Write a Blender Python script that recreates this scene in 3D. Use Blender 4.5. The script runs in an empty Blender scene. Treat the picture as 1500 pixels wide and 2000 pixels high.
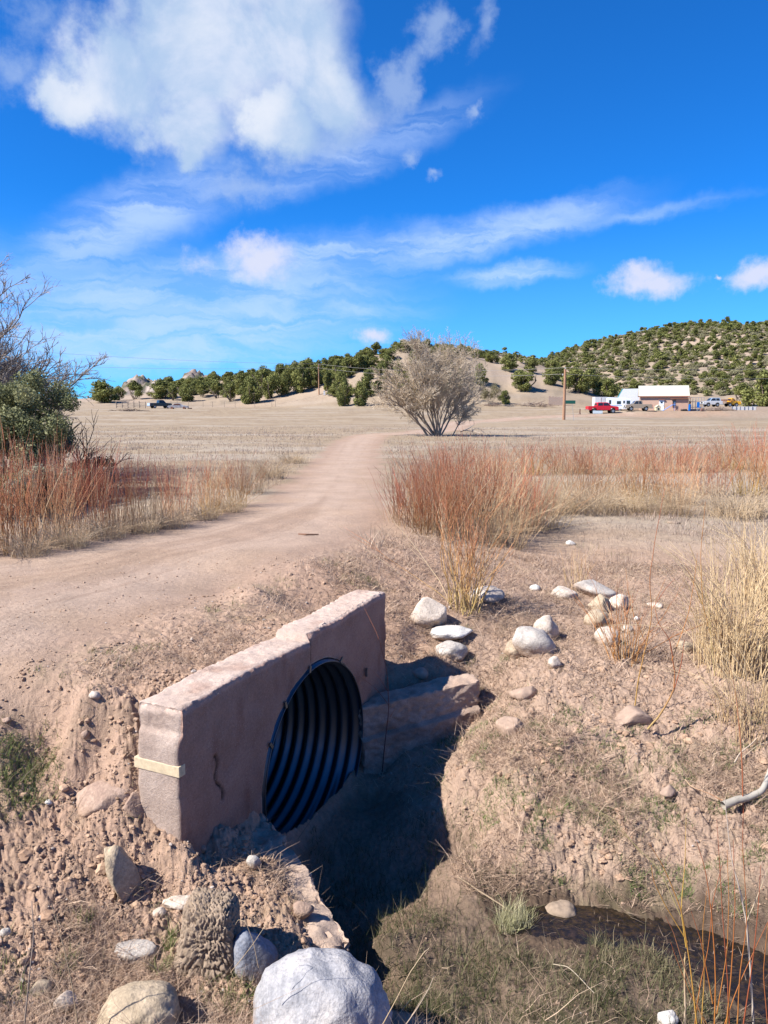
import bpy, bmesh, math, random
import numpy as np
from math import radians as R, sin, cos, pi
random.seed(7)
rng = np.random.default_rng(7)
C = bpy.context.scene.collection
sc = bpy.context.scene

# ------------------------------------------------------------------ camera
F = 1500.0; PITCH = R(7.6); EYE = 1.6
cam = bpy.data.objects.new('camera', bpy.data.cameras.new('camera')); C.objects.link(cam)
cam.location = (0, 0, EYE); cam.rotation_euler = (R(90) - PITCH, 0, 0)
cam.data.sensor_fit = 'VERTICAL'; cam.data.sensor_height = 24; cam.data.lens = 24 * F / 2000
cam.data.clip_start = 0.05; cam.data.clip_end = 6000
sc.camera = cam
sc.render.resolution_x, sc.render.resolution_y = 768, 1024

# ------------------------------------------------------------------ light
SUN_EL = 45.0; SUN_AZ = -111.0                 # azimuth from +Y towards +X
sund = (sin(R(SUN_AZ)) * cos(R(SUN_EL)), cos(R(SUN_AZ)) * cos(R(SUN_EL)), sin(R(SUN_EL)))
sl = bpy.data.lights.new('sun', 'SUN'); sl.energy = 5.0; sl.angle = R(0.53); sl.color = (1, .955, .88)
so = bpy.data.objects.new('sun', sl); C.objects.link(so)
from mathutils import Vector, Matrix
so.rotation_euler = Vector(sund).to_track_quat('Z', 'Y').to_euler(); so.location = (-20, -8, 25)
sc.view_settings.view_transform = 'Standard'; sc.view_settings.look = 'None'
sc.view_settings.gamma = 1; sc.view_settings.exposure = 1.08
try: sc.view_settings.use_curve_mapping = False
except Exception: pass

def pix_dir(x, y):
    a = (x - 750) / F; b = (1000 - y) / F
    return np.array([a, cos(PITCH) + b * sin(PITCH), -sin(PITCH) + b * cos(PITCH)])
def azel(x, y):
    d = pix_dir(x, y); d = d / np.linalg.norm(d)
    return math.atan2(d[0], d[1]), math.asin(d[2])

# ------------------------------------------------------------------ sky
world = bpy.data.worlds.new("World"); sc.world = world; world.use_nodes = True
nt = world.node_tree; nt.nodes.clear(); N = nt.nodes.new; Lk = nt.links.new
def val(sock, v):
    if isinstance(v, (int, float, tuple, list)): sock.default_value = v
    else: Lk(v, sock)
def M(op, a, b=0.0, c=None, clamp=False):
    n = N('ShaderNodeMath'); n.operation = op; n.use_clamp = clamp
    val(n.inputs[0], a); val(n.inputs[1], b)
    if c is not None: val(n.inputs[2], c)
    return n.outputs[0]
def SS(x, lo, hi):
    n = N('ShaderNodeMapRange'); n.interpolation_type = 'SMOOTHSTEP'
    val(n.inputs[0], x); n.inputs[1].default_value = lo; n.inputs[2].default_value = hi
    return n.outputs[0]
sky = N('ShaderNodeTexSky'); sky.sky_type = 'NISHITA'; sky.sun_disc = False
sky.sun_elevation = R(SUN_EL); sky.sun_rotation = R(SUN_AZ % 360); sky.altitude = 2300
sky.air_density = 1.0; sky.dust_density = 0.3; sky.ozone_density = 3.0
tc = N('ShaderNodeTexCoord')
sep = N('ShaderNodeSeparateXYZ'); Lk(tc.outputs['Generated'], sep.inputs[0])
az = M('ARCTAN2', sep.outputs[0], sep.outputs[1]); el = M('ARCSINE', sep.outputs[2])
comb = N('ShaderNodeCombineXYZ'); Lk(az, comb.inputs[0]); Lk(el, comb.inputs[1])
def noise(vec, scale, detail=6, rough=.55, dist=0.0):
    n = N('ShaderNodeTexNoise'); Lk(vec, n.inputs['Vector']); n.inputs['Scale'].default_value = scale
    n.inputs['Detail'].default_value = detail; n.inputs['Roughness'].default_value = rough
    n.inputs['Distortion'].default_value = dist
    return n
def vadd(v, col, amt):
    a = N('ShaderNodeVectorMath'); a.operation = 'SUBTRACT'; Lk(col, a.inputs[0]); a.inputs[1].default_value = (.5, .5, .5)
    s = N('ShaderNodeVectorMath'); s.operation = 'SCALE'; Lk(a.outputs[0], s.inputs[0]); s.inputs['Scale'].default_value = amt
    b = N('ShaderNodeVectorMath'); b.operation = 'ADD'; Lk(v, b.inputs[0]); Lk(s.outputs[0], b.inputs[1])
    return b.outputs[0]
w4 = noise(tc.outputs['Generated'], 60, 6, .65)
w1 = noise(tc.outputs['Generated'], 7, 7, .58); P1 = vadd(comb.outputs[0], w1.outputs['Color'], .10)
w2 = noise(tc.outputs['Generated'], 26, 6, .6); P1 = vadd(P1, w2.outputs['Color'], .045)
P0 = vadd(comb.outputs[0], w1.outputs['Color'], .03); P0 = vadd(P0, w2.outputs['Color'], .03)
def blobs(P, lst, k=.25):
    acc = None
    for (x, y, rx, ry, rot, w) in lst:
        a0, e0 = azel(x, y)
        m = N('ShaderNodeMapping'); m.vector_type = 'TEXTURE'; Lk(P, m.inputs['Vector'])
        m.inputs['Location'].default_value = (a0, e0, 0)
        m.inputs['Rotation'].default_value = (0, 0, R(rot)); m.inputs['Scale'].default_value = (rx / F, ry / F, 1)
        l = N('ShaderNodeVectorMath'); l.operation = 'LENGTH'; Lk(m.outputs[0], l.inputs[0])
        v = M('MULTIPLY', M('SUBTRACT', 1.0, l.outputs['Value']), w)
        acc = v if acc is None else (M('SMOOTH_MAX', acc, v, k))
    return acc
big = blobs(P1, [(225, 150, 120, 120, 0, 1), (400, 100, 220, 165, 0, 1), (570, 90, 160, 150, 0, 1), (650, 170, 105, 110, 0, 1),
                 (540, 245, 110, 95, 0, 1), (350, 250, 130, 90, 0, 1), (155, 195, 85, 55, 10, 1), (420, -90, 270, 140, 0, 1), (360, 305, 50, 45, 0, 1)], .12)
small = blobs(P0, [(505, 500, 85, 50, 0, 1), (398, 512, 46, 34, 0, .45), (727, 657, 46, 20, 0, 1), (1275, 556, 104, 32, 0, 1),
                   (1262, 538, 60, 30, 0, 1), (1480, 536, 74, 34, 0, 1), (1400, 544, 10, 9, 0, 1), (2050, 480, 160, 60, 0, 1), (-700, 560, 200, 70, 0, 1)])
wisp = blobs(P1, [(790, 140, 40, 110, -35, 1), (848, 48, 46, 50, 0, 1), (925, 40, 30, 60, 0, .7), (40, 130, 90, 55, 0, .8), (70, 30, 60, 60, 0, .6), (925, 225, 34, 16, 40, .9),
                  (785, 308, 30, 20, 0, .9), (835, 352, 28, 14, 0, .8), (640, 290, 80, 46, 20, .9), (470, 375, 110, 40, 0, .8)])
st = N('ShaderNodeMapping'); st.inputs['Rotation'].default_value = (0, 0, R(-14)); st.inputs['Scale'].default_value = (1.1, 6.5, 1); Lk(P0, st.inputs['Vector'])
fib = noise(st.outputs[0], 5.5, 8, .6, .6)
st2 = N('ShaderNodeMapping'); st2.inputs['Rotation'].default_value = (0, 0, R(-4)); st2.inputs['Scale'].default_value = (.9, 8, 1); Lk(P0, st2.inputs['Vector'])
fib2 = noise(st2.outputs[0], 4.0, 6, .55, .4)
cirM = blobs(P0, [(380, 610, 520, 130, 4, 1.2), (640, 500, 420, 60, 7, .9), (950, 465, 380, 48, 12, 1), (1000, 538, 170, 26, 2, .9), (250, 430, 330, 85, 26, .85),
                  (700, 300, 330, 60, 20, .65), (300, 690, 420, 60, 2, .9), (560, 600, 330, 36, 0, .9), (1250, 420, 260, 20, 8, .45), (-200, 560, 400, 140, 0, .8)], .3)
sm = SS(M('ADD', M('ADD', small, M('MULTIPLY', M('SUBTRACT', w2.outputs['Fac'], .5), .9)), M('MULTIPLY', M('SUBTRACT', w4.outputs['Fac'], .5), .8)), .0, .85)
bg = SS(M('ADD', big, M('MULTIPLY', M('SUBTRACT', w2.outputs['Fac'], .5), .5)), .02, .62)
ws = M('MULTIPLY', SS(M('ADD', wisp, M('MULTIPLY', M('SUBTRACT', w4.outputs['Fac'], .5), .7)), .0, .9), .5)
ci = M('MULTIPLY', SS(cirM, .0, .75), M('MULTIPLY_ADD', SS(fib.outputs['Fac'], .34, .64), .70, .30))
ci2 = M('MULTIPLY', SS(cirM, .05, .8), SS(fib2.outputs['Fac'], .40, .66))
ci = M('MULTIPLY', M('MAXIMUM', ci, M('MULTIPLY', ci2, .8)), .68)
skym = N('ShaderNodeMix'); skym.data_type = 'RGBA'; skym.blend_type = 'MULTIPLY'; skym.inputs[0].default_value = 1
Lk(sky.outputs[0], skym.inputs[6]); skym.inputs[7].default_value = (.14, .92, 1.80, 1)
elr = SS(el, -.02, .26)
base = N('ShaderNodeMix'); base.data_type = 'RGBA'; Lk(M('MULTIPLY', M('SUBTRACT', 1.0, elr), .26), base.inputs[0]); Lk(skym.outputs[2], base.inputs[6]); base.inputs[7].default_value = (6.6 * .62, 6.6 * 1.08, 6.6 * 1.75, 1)
def over(fac, under, col):
    m = N('ShaderNodeMix'); m.data_type = 'RGBA'; val(m.inputs[0], fac); Lk(under, m.inputs[6])
    if isinstance(col, tuple): m.inputs[7].default_value = col
    else: Lk(col, m.inputs[7])
    return m.outputs[2]
CW = 7.6
cir_c = (CW * .72, CW * .93, CW * 1.32, 1)
c0 = over(ci, base.outputs[2], cir_c)
c0 = over(ws, c0, (CW * .62, CW * .78, CW * 1.05, 1))
# cumulus body: bright rims and lumps, lilac-grey thick parts
w3 = noise(tc.outputs['Generated'], 9, 7, .6, .3)
shade = SS(w3.outputs['Fac'], .38, .62)
body = over(shade, over(0.0, base.outputs[2], (0, 0, 0, 1)), (0, 0, 0, 1))
bc = N('ShaderNodeMix'); bc.data_type = 'RGBA'; Lk(shade, bc.inputs[0])
bc.inputs[6].default_value = (CW * .56, CW * .74, CW * 1.0, 1); bc.inputs[7].default_value = (CW * .86, CW * .95, CW * 1.12, 1)
c1 = over(M('MULTIPLY', bg, .90), c0, bc.outputs[2])
bl = blobs(P1, [(500, 245, 85, 70, 0, 1), (160, 190, 90, 60, 0, .9), (650, 130, 60, 70, 0, .6), (380, 60, 80, 60, 0, .5)])
c1 = over(M('MULTIPLY', M('MULTIPLY', SS(bl, 0, .9), bg), .75), c1, (CW * 1.0, CW * 1.04, CW * 1.14, 1))
c2 = over(M('MULTIPLY', sm, .92), c1, (CW * .86, CW * .90, CW * 1.10, 1))
bgd = N('ShaderNodeBackground'); Lk(c2, bgd.inputs[0]); bgd.inputs[1].default_value = 0.055
wo = N('ShaderNodeOutputWorld'); Lk(bgd.outputs[0], wo.inputs[0])

# ------------------------------------------------------------------ numpy noise
_pt = rng.permutation(512).astype(np.int64); _gr = rng.uniform(0, 2 * pi, 512)
def gn(x, y):
    xi = np.floor(x).astype(np.int64); yi = np.floor(y).astype(np.int64); xf = x - xi; yf = y - yi
    u = xf * xf * xf * (xf * (xf * 6 - 15) + 10); v = yf * yf * yf * (yf * (yf * 6 - 15) + 10)
    def g(ix, iy, dx, dy):
        a = _gr[_pt[(_pt[ix & 511] + iy) & 511]]; return np.cos(a) * dx + np.sin(a) * dy
    n0 = g(xi, yi, xf, yf); n1 = g(xi + 1, yi, xf - 1, yf); n2 = g(xi, yi + 1, xf, yf - 1); n3 = g(xi + 1, yi + 1, xf - 1, yf - 1)
    return ((n0 + (n1 - n0) * u) * (1 - v) + (n2 + (n3 - n2) * u) * v) * 1.5
def fbm(x, y, o=4, l=2.03, g=.5):
    s = 0; a = 1
    for i in range(o): s = s + a * gn(x + 17.3 * i, y - 9.1 * i); x = x * l; y = y * l; a *= g
    return s
def cell(x, y, s=0):                       # distance to the nearest jittered point, its id
    xi = np.floor(x); yi = np.floor(y); best = np.full(x.shape, 9.0); bid = np.zeros(x.shape)
    for dx in (-1, 0, 1):
        for dy in (-1, 0, 1):
            cx = (xi + dx).astype(np.int64); cy = (yi + dy).astype(np.int64)
            h = _pt[(_pt[(cx + s) & 511] + cy) & 511]; h2 = _pt[(h + 77) & 511]
            px = cx + .1 + .8 * h / 512; py = cy + .1 + .8 * h2 / 512
            d = np.hypot(x - px, y - py); m = d < best; best = np.where(m, d, best); bid = np.where(m, h, bid)
    return best, bid / 512
def sst(x, a, b):
    t = np.clip((x - a) / (b - a), 0, 1); return t * t * (3 - 2 * t)

# ------------------------------------------------------------------ ground height
A0 = np.array([-1.10, 3.91]); U = np.array([.4202, .9074]); NN = np.array([.9074, -.4202])
def st_of(x, y): dx = x - A0[0]; dy = y - A0[1]; return dx * U[0] + dy * U[1], dx * NN[0] + dy * NN[1]
def w_of(s, t): return A0[0] + s * U[0] + t * NN[0], A0[1] + s * U[1] + t * NN[1]
def onz(px, py, z):
    d = pix_dir(px, py); k = (z - EYE) / d[2]; return d[0] * k, d[1] * k

def zbase(x, y):
    r = np.hypot(x, y)
    z = 1.9 * sst(y, 100, 175) + 2.6 * sst(y, 172, 225)
    z = z - .3 * sst(x, .5, 3) * (1 - sst(y, 14, 34)) * sst(y, -4, 1)
    z = z - .30 * (1 - sst(np.hypot((x + 5.6) / 3.0, (y - 12.2) / 1.6), .3, 1.0))     # hollow behind the roadside willows
    z = z + .12 * fbm(x * .06, y * .06, 3) * sst(r, 14, 40)
    # the tree's low rise, the pad of the house
    z = z + .45 * sst(y, 132, 138) * sst(x, 38, 46) * (1 - sst(y, 150, 200))
    z = z - .55 * sst(x, 28, 50) * sst(y, 100, 128) * (1 - sst(y, 131, 138))
    # hills
    def bump(cx, cy, h, rx1, rx2, ry1, ry2, p=1.0):
        ax = np.where(x < cx, (x - cx) / rx1, (x - cx) / rx2); ay = np.where(y < cy, (y - cy) / ry1, (y - cy) / ry2)
        d = np.sqrt(ax * ax + ay * ay); return h * (1 - sst(d, 0, 1)) ** p
    h = bump(16, 235, 15.5, 75, 60, 72, 160, .9)
    h = np.maximum(h, bump(-30, 260, 8.0, 80, 60, 60, 160, 1))
    h2 = bump(150, 372, 35, 150, 260, 205, 300, .82)
    h2 = np.maximum(h2, bump(260, 400, 35, 150, 300, 200, 300, .8))
    h3 = bump(45, 330, 20, 90, 60, 110, 150, 1.0)
    hh = np.maximum(np.maximum(h, h2), h3)
    hh = hh + sst(hh, .5, 8) * (2.2 * fbm(x * .022, y * .022, 4) - 1.2 * np.abs(fbm(x * .05 + 5, y * .03, 3)))
    far = 6 * sst(r, 600, 1500)
    return z + np.maximum(hh, 0) * sst(y, 130, 175) - far

PF = [(355,1635,-.71),(430,1615,-.80),(500,1592,-.92),(600,1770,-1.03),(540,1680,-.97),(450,1700,-.90),(330,1700,-.85),(250,1600,-.64),(200,1500,-.46),(130,1450,-.37),(0,1440,-.30),
 (0,1340,-.12),(235,1375,-.12),(240,1500,-.41),(240,1440,-.27),(0,1600,-.6),(100,1700,-.75),(0,1800,-.85),(200,1850,-.95),(380,1900,-1.0),(0,2000,-.9),(250,2000,-1.0),(500,1990,-1.1),(600,1900,-1.1),
 (730,1850,-1.30),(800,1800,-1.38),(765,1990,-1.08),(850,1990,-1.24),(900,1900,-1.37),(960,2000,-1.34),(830,1900,-1.33),(1150,1950,-1.29),(1090,1890,-1.31),
 (1050,1800,-1.405),(1200,1812,-1.415),(1350,1860,-1.42),(1480,1910,-1.43),(1150,1790,-1.41),(1000,1725,-1.31),(1150,1735,-1.3),(1300,1745,-1.29),(1500,1800,-1.28),
 (1200,1915,-1.29),(1150,1855,-1.33),(1050,1835,-1.34),(1260,1868,-1.33),(1340,1915,-1.33),(1430,1975,-1.33),(1330,1990,-1.30),
 (930,1650,-1.24),(1050,1650,-1.15),(1200,1660,-1.12),(1400,1680,-1.12),(1500,1720,-1.15),(900,1530,-1.08),(1000,1520,-.98),(1150,1520,-.95),(1350,1520,-.92),(1500,1560,-.95),
 (900,1420,-1.06),(985,1400,-.86),(1100,1400,-.76),(1250,1400,-.74),(1450,1420,-.75),(945,1330,-.80),(1050,1300,-.6),(1200,1300,-.6),(1400,1300,-.6),(850,1290,-.62),(800,1320,-.72),(790,1230,-.45),
 (900,1220,-.48),(1050,1220,-.52),(1200,1200,-.5),(1400,1200,-.5),(830,1150,-.3),(1000,1120,-.4),(1200,1100,-.4),(1500,1100,-.4),(800,1080,-.12),(900,1050,-.25),(1200,1030,-.3),(1500,1030,-.3),
 (720,1530,-1.32),(800,1480,-1.18),(870,1430,-1.14)]
PR = [(0,1080,0),(0,1200,0),(200,1100,0),(300,1200,-.01),(200,1300,-.05),(100,1300,-.04),(150,1370,-.11),(500,1150,-.02),(600,1110,-.02),(700,1080,-.05),(720,1000,0),(400,1040,0),(600,1000,0)]
WF = [(3,3,-1.45),(3.2,4.3,-1.0),(3.2,2.2,-1.1),(5,2.6,-1.45),(5,4,-1.0),(5,1.6,-1.0),(0,1.5,-.55),(-1.5,1.5,-.42),(1.5,1.8,-.9),(0,0,-.05),(2,.5,-.35),(-3,2,-.3),(-3.5,3.2,-.15),(0,-2,0),(4,-1,-.1),(-4,-1,0),(-6,3,0),(-7,7,0),(5,7,-.35),(6,10,-.3)]
BK = [(0,-1.9,-.03),(1,-2.1,-.02),(2,-2.1,-.04),(2.8,-1.8,-.14),(1.5,-1.6,-.03),(.6,-1.5,-.03),(2.4,-1.5,-.08)]
SF = [(1.2,.1,-1.46),(1.5,.5,-1.42),(2.0,.15,-1.40),(2.25,.1,-1.33),(1.6,1.1,-1.40),(2.9,-.3,-.62),(2.9,-1,-.35),(3.3,0,-.66)] + BK
SB = BK + [(.1,-.4,-.13),(.6,-.45,-.07),(1.5,-.45,-.05),(2.3,-.45,-.09),(2.69,-.5,-.18),(1,-1,-.02),(2,-1,-.04),(2.9,-1,-.3),(0,-1,-.04),(1.4,-.1,-.05),(.3,-.1,-.08),(2.6,-.1,-.15)]
AP0 = np.array(w_of(.80, .0)); AP1 = np.array(onz(688, 1838, -1.10)); APd = (AP1 - AP0) / np.linalg.norm(AP1 - AP0); APn = np.array([-APd[1], APd[0]])
for k_ in (.12, .35, .6, .85, 1.0):
    q_ = AP0 + (AP1 - AP0) * k_; zt_ = -.935 + (-1.09 + .935) * k_
    WF.append((*(q_ - APn * .20), zt_ + .01)); WF.append((*(q_ - APn * .38), zt_ + .06)); WF.append((*(q_ - APn * .55), zt_ + .09)); WF.append((*(q_ + APn * .07), -1.42))
def world_pts(pix, wp, sp):
    o = [(*onz(a, b, z), z) for a, b, z in pix] + list(wp) + [(*w_of(s, t), z) for s, t, z in sp]
    return np.array(o, float)
ring = [(8 * cos(a) + 0, 6 + 8.5 * sin(a)) for a in np.linspace(0, 2 * pi, 26)[:-1]]
ringp = [(x, y, float(zbase(np.array([x]), np.array([y]))[0])) for x, y in ring]
def fit(P):
    d = P[:, 2] - zbase(P[:, 0], P[:, 1]); K = np.sqrt((P[:, None, 0] - P[None, :, 0]) ** 2 + (P[:, None, 1] - P[None, :, 1]) ** 2 + .012)
    return P, np.linalg.solve(K + np.eye(len(P)) * -.004, d)
FIT_F = fit(world_pts(PF + PR, WF + ringp, SF))
PB = [p for p in PF if False]
FIT_B = fit(world_pts(PR + [(800,1080,-.12),(830,1150,-.3),(1000,1120,-.4)], [(-3.5,3.2,-.15),(-6,3,0),(-7,7,0)] + ringp, SB))
def ev(ft, x, y):
    P, w = ft; out = np.zeros(x.shape)
    for i in range(len(P)): out += w[i] * np.sqrt((x - P[i, 0]) ** 2 + (y - P[i, 1]) ** 2 + .012)
    return out
def hz(x, y):
    x = np.atleast_1d(np.asarray(x, float)); y = np.atleast_1d(np.asarray(y, float))
    z = zbase(x, y)
    m = np.hypot(x / 8, (y - 6) / 8.5) < 1
    if m.any():
        xm = x[m]; ym = y[m]; f = ev(FIT_F, xm, ym); b = ev(FIT_B, xm, ym); s, t = st_of(xm, ym)
        w = (1 - sst(t, -.20, -.10)) * sst(s, .05, .45) * (1 - sst(s, 2.62, 2.72)) * sst(t, -2.6, -1.6)
        k = 1 - sst(np.hypot(xm / 8, (ym - 6) / 8.5), .8, 1)
        z[m] += (f + (b - f) * w) * k
    return z
def hit(px, py):
    d = pix_dir(px, py); t = np.exp(np.linspace(math.log(1.2), math.log(1500), 2600))
    X = d[0] * t; Y = d[1] * t; Z = EYE + d[2] * t; g = hz(X, Y) - Z
    i = int(np.argmax(g > 0)) if (g > 0).any() else len(t) - 1
    if i > 0:
        a, b = g[i - 1], g[i]; k = a / (a - b); tt = t[i - 1] + (t[i] - t[i - 1]) * k
    else: tt = t[0]
    return float(d[0] * tt), float(d[1] * tt), float(EYE + d[2] * tt)

# ------------------------------------------------------------------ mesh + object helpers
def rawmesh(name, V, faces_list, col=None, smooth=True):
    """faces_list: list of int arrays (n,k)"""
    me = bpy.data.meshes.new(name); V = np.asarray(V, np.float32)
    me.vertices.add(len(V)); me.vertices.foreach_set('co', V.ravel())
    tot = sum(a.size for a in faces_list); nf = sum(len(a) for a in faces_list)
    me.loops.add(tot); me.polygons.add(nf)
    me.loops.foreach_set('vertex_index', np.concatenate([a.ravel() for a in faces_list]).astype(np.int32))
    ls = []; o = 0
    for a in faces_list: ls.append(o + np.arange(len(a)) * a.shape[1]); o += a.size
    me.polygons.foreach_set('loop_start', np.concatenate(ls).astype(np.int32))
    me.update(calc_edges=True)
    me.polygons.foreach_set('use_smooth', np.full(nf, smooth, bool))
    if col is not None:
        c = np.ones((len(V), 4), np.float32); c[:, :3] = col
        a = me.attributes.new('col', 'FLOAT_COLOR', 'POINT'); a.data.foreach_set('color', c.ravel())
    me.validate(); return me
def link(name, me, mat=None, parent=None):
    o = bpy.data.objects.new(name, me); C.objects.link(o)
    if mat is not None and not me.materials: me.materials.append(mat)
    if parent is not None: o.parent = parent
    return o
def tag(o, label=None, cat=None, group=None, kind=None):
    if label: o['label'] = label
    if cat: o['category'] = cat
    if group: o['group'] = group
    if kind: o['kind'] = kind
    return o
def empty(name, loc, rz=0, label=None, cat=None, group=None):
    o = bpy.data.objects.new(name, None); C.objects.link(o); o.location = loc; o.rotation_euler = (0, 0, rz)
    o.empty_display_size = .2
    return tag(o, label, cat, group)
def copy_tree(o, parent=None):
    c = o.copy(); C.objects.link(c)
    if parent is not None: c.parent = parent
    for ch in list(o.children): copy_tree(ch, c)
    return c

class MB:
    """collects shapes into one mesh"""
    def __init__(s): s.V = []; s.F = {}; s.n = 0
    def add(s, V, faces):
        V = np.asarray(V, float)
        for f in faces: s.F.setdefault(len(f), []).append([i + s.n for i in f])
        s.V.append(V); s.n += len(V); return s
    def box(s, c, d, rz=0, tap=0, ry=0):
        x, y, z = [v / 2 for v in d]; k = 1 - tap
        P = np.array([(-x,-y,-z),(x,-y,-z),(x,y,-z),(-x,y,-z),(-x*k,-y*k,z),(x*k,-y*k,z),(x*k,y*k,z),(-x*k,y*k,z)])
        if ry: P = np.stack([P[:,0]*cos(ry)+P[:,2]*sin(ry), P[:,1], -P[:,0]*sin(ry)+P[:,2]*cos(ry)], 1)
        if rz: P = np.stack([P[:,0]*cos(rz)-P[:,1]*sin(rz), P[:,0]*sin(rz)+P[:,1]*cos(rz), P[:,2]], 1)
        return s.add(P + np.array(c), [(0,3,2,1),(4,5,6,7),(0,1,5,4),(1,2,6,5),(2,3,7,6),(3,0,4,7)])
    def cyl(s, a, b, r0, r1=None, n=10):
        r1 = r0 if r1 is None else r1; a = np.array(a, float); b = np.array(b, float); d = b - a; d /= np.linalg.norm(d)
        e = np.cross(d, (0, 0, 1) if abs(d[2]) < .9 else (1, 0, 0)); e /= np.linalg.norm(e); g = np.cross(d, e)
        an = np.linspace(0, 2 * pi, n, endpoint=False); ring = np.outer(np.cos(an), e) + np.outer(np.sin(an), g)
        V = np.vstack([a + ring * r0, b + ring * r1])
        Fc = [(i, (i + 1) % n, n + (i + 1) % n, n + i) for i in range(n)] + [tuple(range(n - 1, -1, -1)), tuple(range(n, 2 * n))]
        return s.add(V, Fc)
    def prism(s, prof, y0, y1, k0=1.0, mapf=None):
        """profile in x,z extruded along y"""
        n = len(prof); V = [(x, y0, z) for x, z in prof] + [(x, y1, z) for x, z in prof]
        Fc = [(i, (i + 1) % n, n + (i + 1) % n, n + i) for i in range(n)] + [tuple(range(n - 1, -1, -1)), tuple(range(n, 2 * n))]
        return s.add(V, Fc)
    def build(s, name, mat, parent=None, smooth=False, bevel=0, rot=None):
        V = np.vstack(s.V)
        me = rawmesh(name, V, [np.array(v) for v in s.F.values()], None, smooth)
        bm = bmesh.new(); bm.from_mesh(me); bmesh.ops.recalc_face_normals(bm, faces=bm.faces)
        if bevel:
            bmesh.ops.bevel(bm, geom=[e for e in bm.edges if e.calc_face_angle(0) > .5], offset=bevel, segments=2, profile=.6, affect='EDGES')
        bm.to_mesh(me); bm.free()
        return link(name, me, mat, parent)

def tubes(P, Rr, sides=3):
    """P (n,k,3) polylines, Rr (n,k)"""
    n, k, _ = P.shape; T = np.empty_like(P); T[:, 1:-1] = P[:, 2:] - P[:, :-2]; T[:, 0] = P[:, 1] - P[:, 0]; T[:, -1] = P[:, -1] - P[:, -2]
    T /= np.linalg.norm(T, axis=2, keepdims=True) + 1e-9
    ref = np.zeros_like(T); ref[..., 0] = .83; ref[..., 1] = .55; ref[..., 2] = .03
    E = np.cross(T, ref); E /= np.linalg.norm(E, axis=2, keepdims=True) + 1e-9; G = np.cross(T, E)
    a = np.linspace(0, 2 * pi, sides, endpoint=False)
    V = P[:, :, None, :] + Rr[:, :, None, None] * (np.cos(a)[None, None, :, None] * E[:, :, None, :] + np.sin(a)[None, None, :, None] * G[:, :, None, :])
    idx = np.arange(n * k * sides).reshape(n, k, sides); nx = np.roll(idx, -1, axis=2)
    Q = np.stack([idx[:, :-1], nx[:, :-1], nx[:, 1:], idx[:, 1:]], -1).reshape(-1, 4)
    return V.reshape(-1, 3), Q
def ribbons(P, W, S):
    """P (n,k,3), W (n,k) widths, S (n,3) side direction"""
    n, k, _ = P.shape; o = W[:, :, None] * .5 * S[:, None, :]
    V = np.stack([P - o, P + o], 2).reshape(-1, 3); idx = np.arange(n * k * 2).reshape(n, k, 2)
    Q = np.stack([idx[:, :-1, 0], idx[:, :-1, 1], idx[:, 1:, 1], idx[:, 1:, 0]], -1).reshape(-1, 4)
    return V, Q

# ------------------------------------------------------------------ materials
MATS = {}
def nmat(name):
    m = bpy.data.materials.new(name); m.use_nodes = True; n = m.node_tree; b = n.nodes['Principled BSDF']
    b.inputs['Specular IOR Level'].default_value = .3; MATS[name] = m; return m, n, b
def mat(name, col, rough=.8, metal=0, nz=0.0, scale=8, bump=0.0, attr=False, spec=None, dark=None, coords='Object'):
    col = tuple(c * .84 for c in col)
    m, n, b = nmat(name); b.inputs['Roughness'].default_value = rough; b.inputs['Metallic'].default_value = metal
    if spec is not None: b.inputs['Specular IOR Level'].default_value = spec
    src = None
    if attr:
        a = n.nodes.new('ShaderNodeAttribute'); a.attribute_name = 'col'; src = a.outputs['Color']
    t = n.nodes.new('ShaderNodeTexCoord')
    if nz or bump:
        no = n.nodes.new('ShaderNodeTexNoise'); n.links.new(t.outputs[coords], no.inputs['Vector']); no.inputs['Scale'].default_value = scale
        no.inputs['Detail'].default_value = 7; no.inputs['Roughness'].default_value = .62
    if nz:
        mr = n.nodes.new('ShaderNodeMapRange'); n.links.new(no.outputs['Fac'], mr.inputs[0]); mr.inputs[1].default_value = .3; mr.inputs[2].default_value = .7
        mr.inputs[3].default_value = 1 - nz; mr.inputs[4].default_value = 1 + nz
        v = n.nodes.new('ShaderNodeVectorMath'); v.operation = 'SCALE'; n.links.new(mr.outputs[0], v.inputs['Scale'])
        if src: n.links.new(src, v.inputs[0])
        else: v.inputs[0].default_value = col
        src = v.outputs[0]
    if src: n.links.new(src, b.inputs['Base Color'])
    else: b.inputs['Base Color'].default_value = (*col, 1)
    if bump:
        bp = n.nodes.new('ShaderNodeBump'); bp.inputs['Strength'].default_value = 1; bp.inputs['Distance'].default_value = bump
        n.links.new(no.outputs['Fac'], bp.inputs['Height']); n.links.new(bp.outputs[0], b.inputs['Normal'])
    return m
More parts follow.
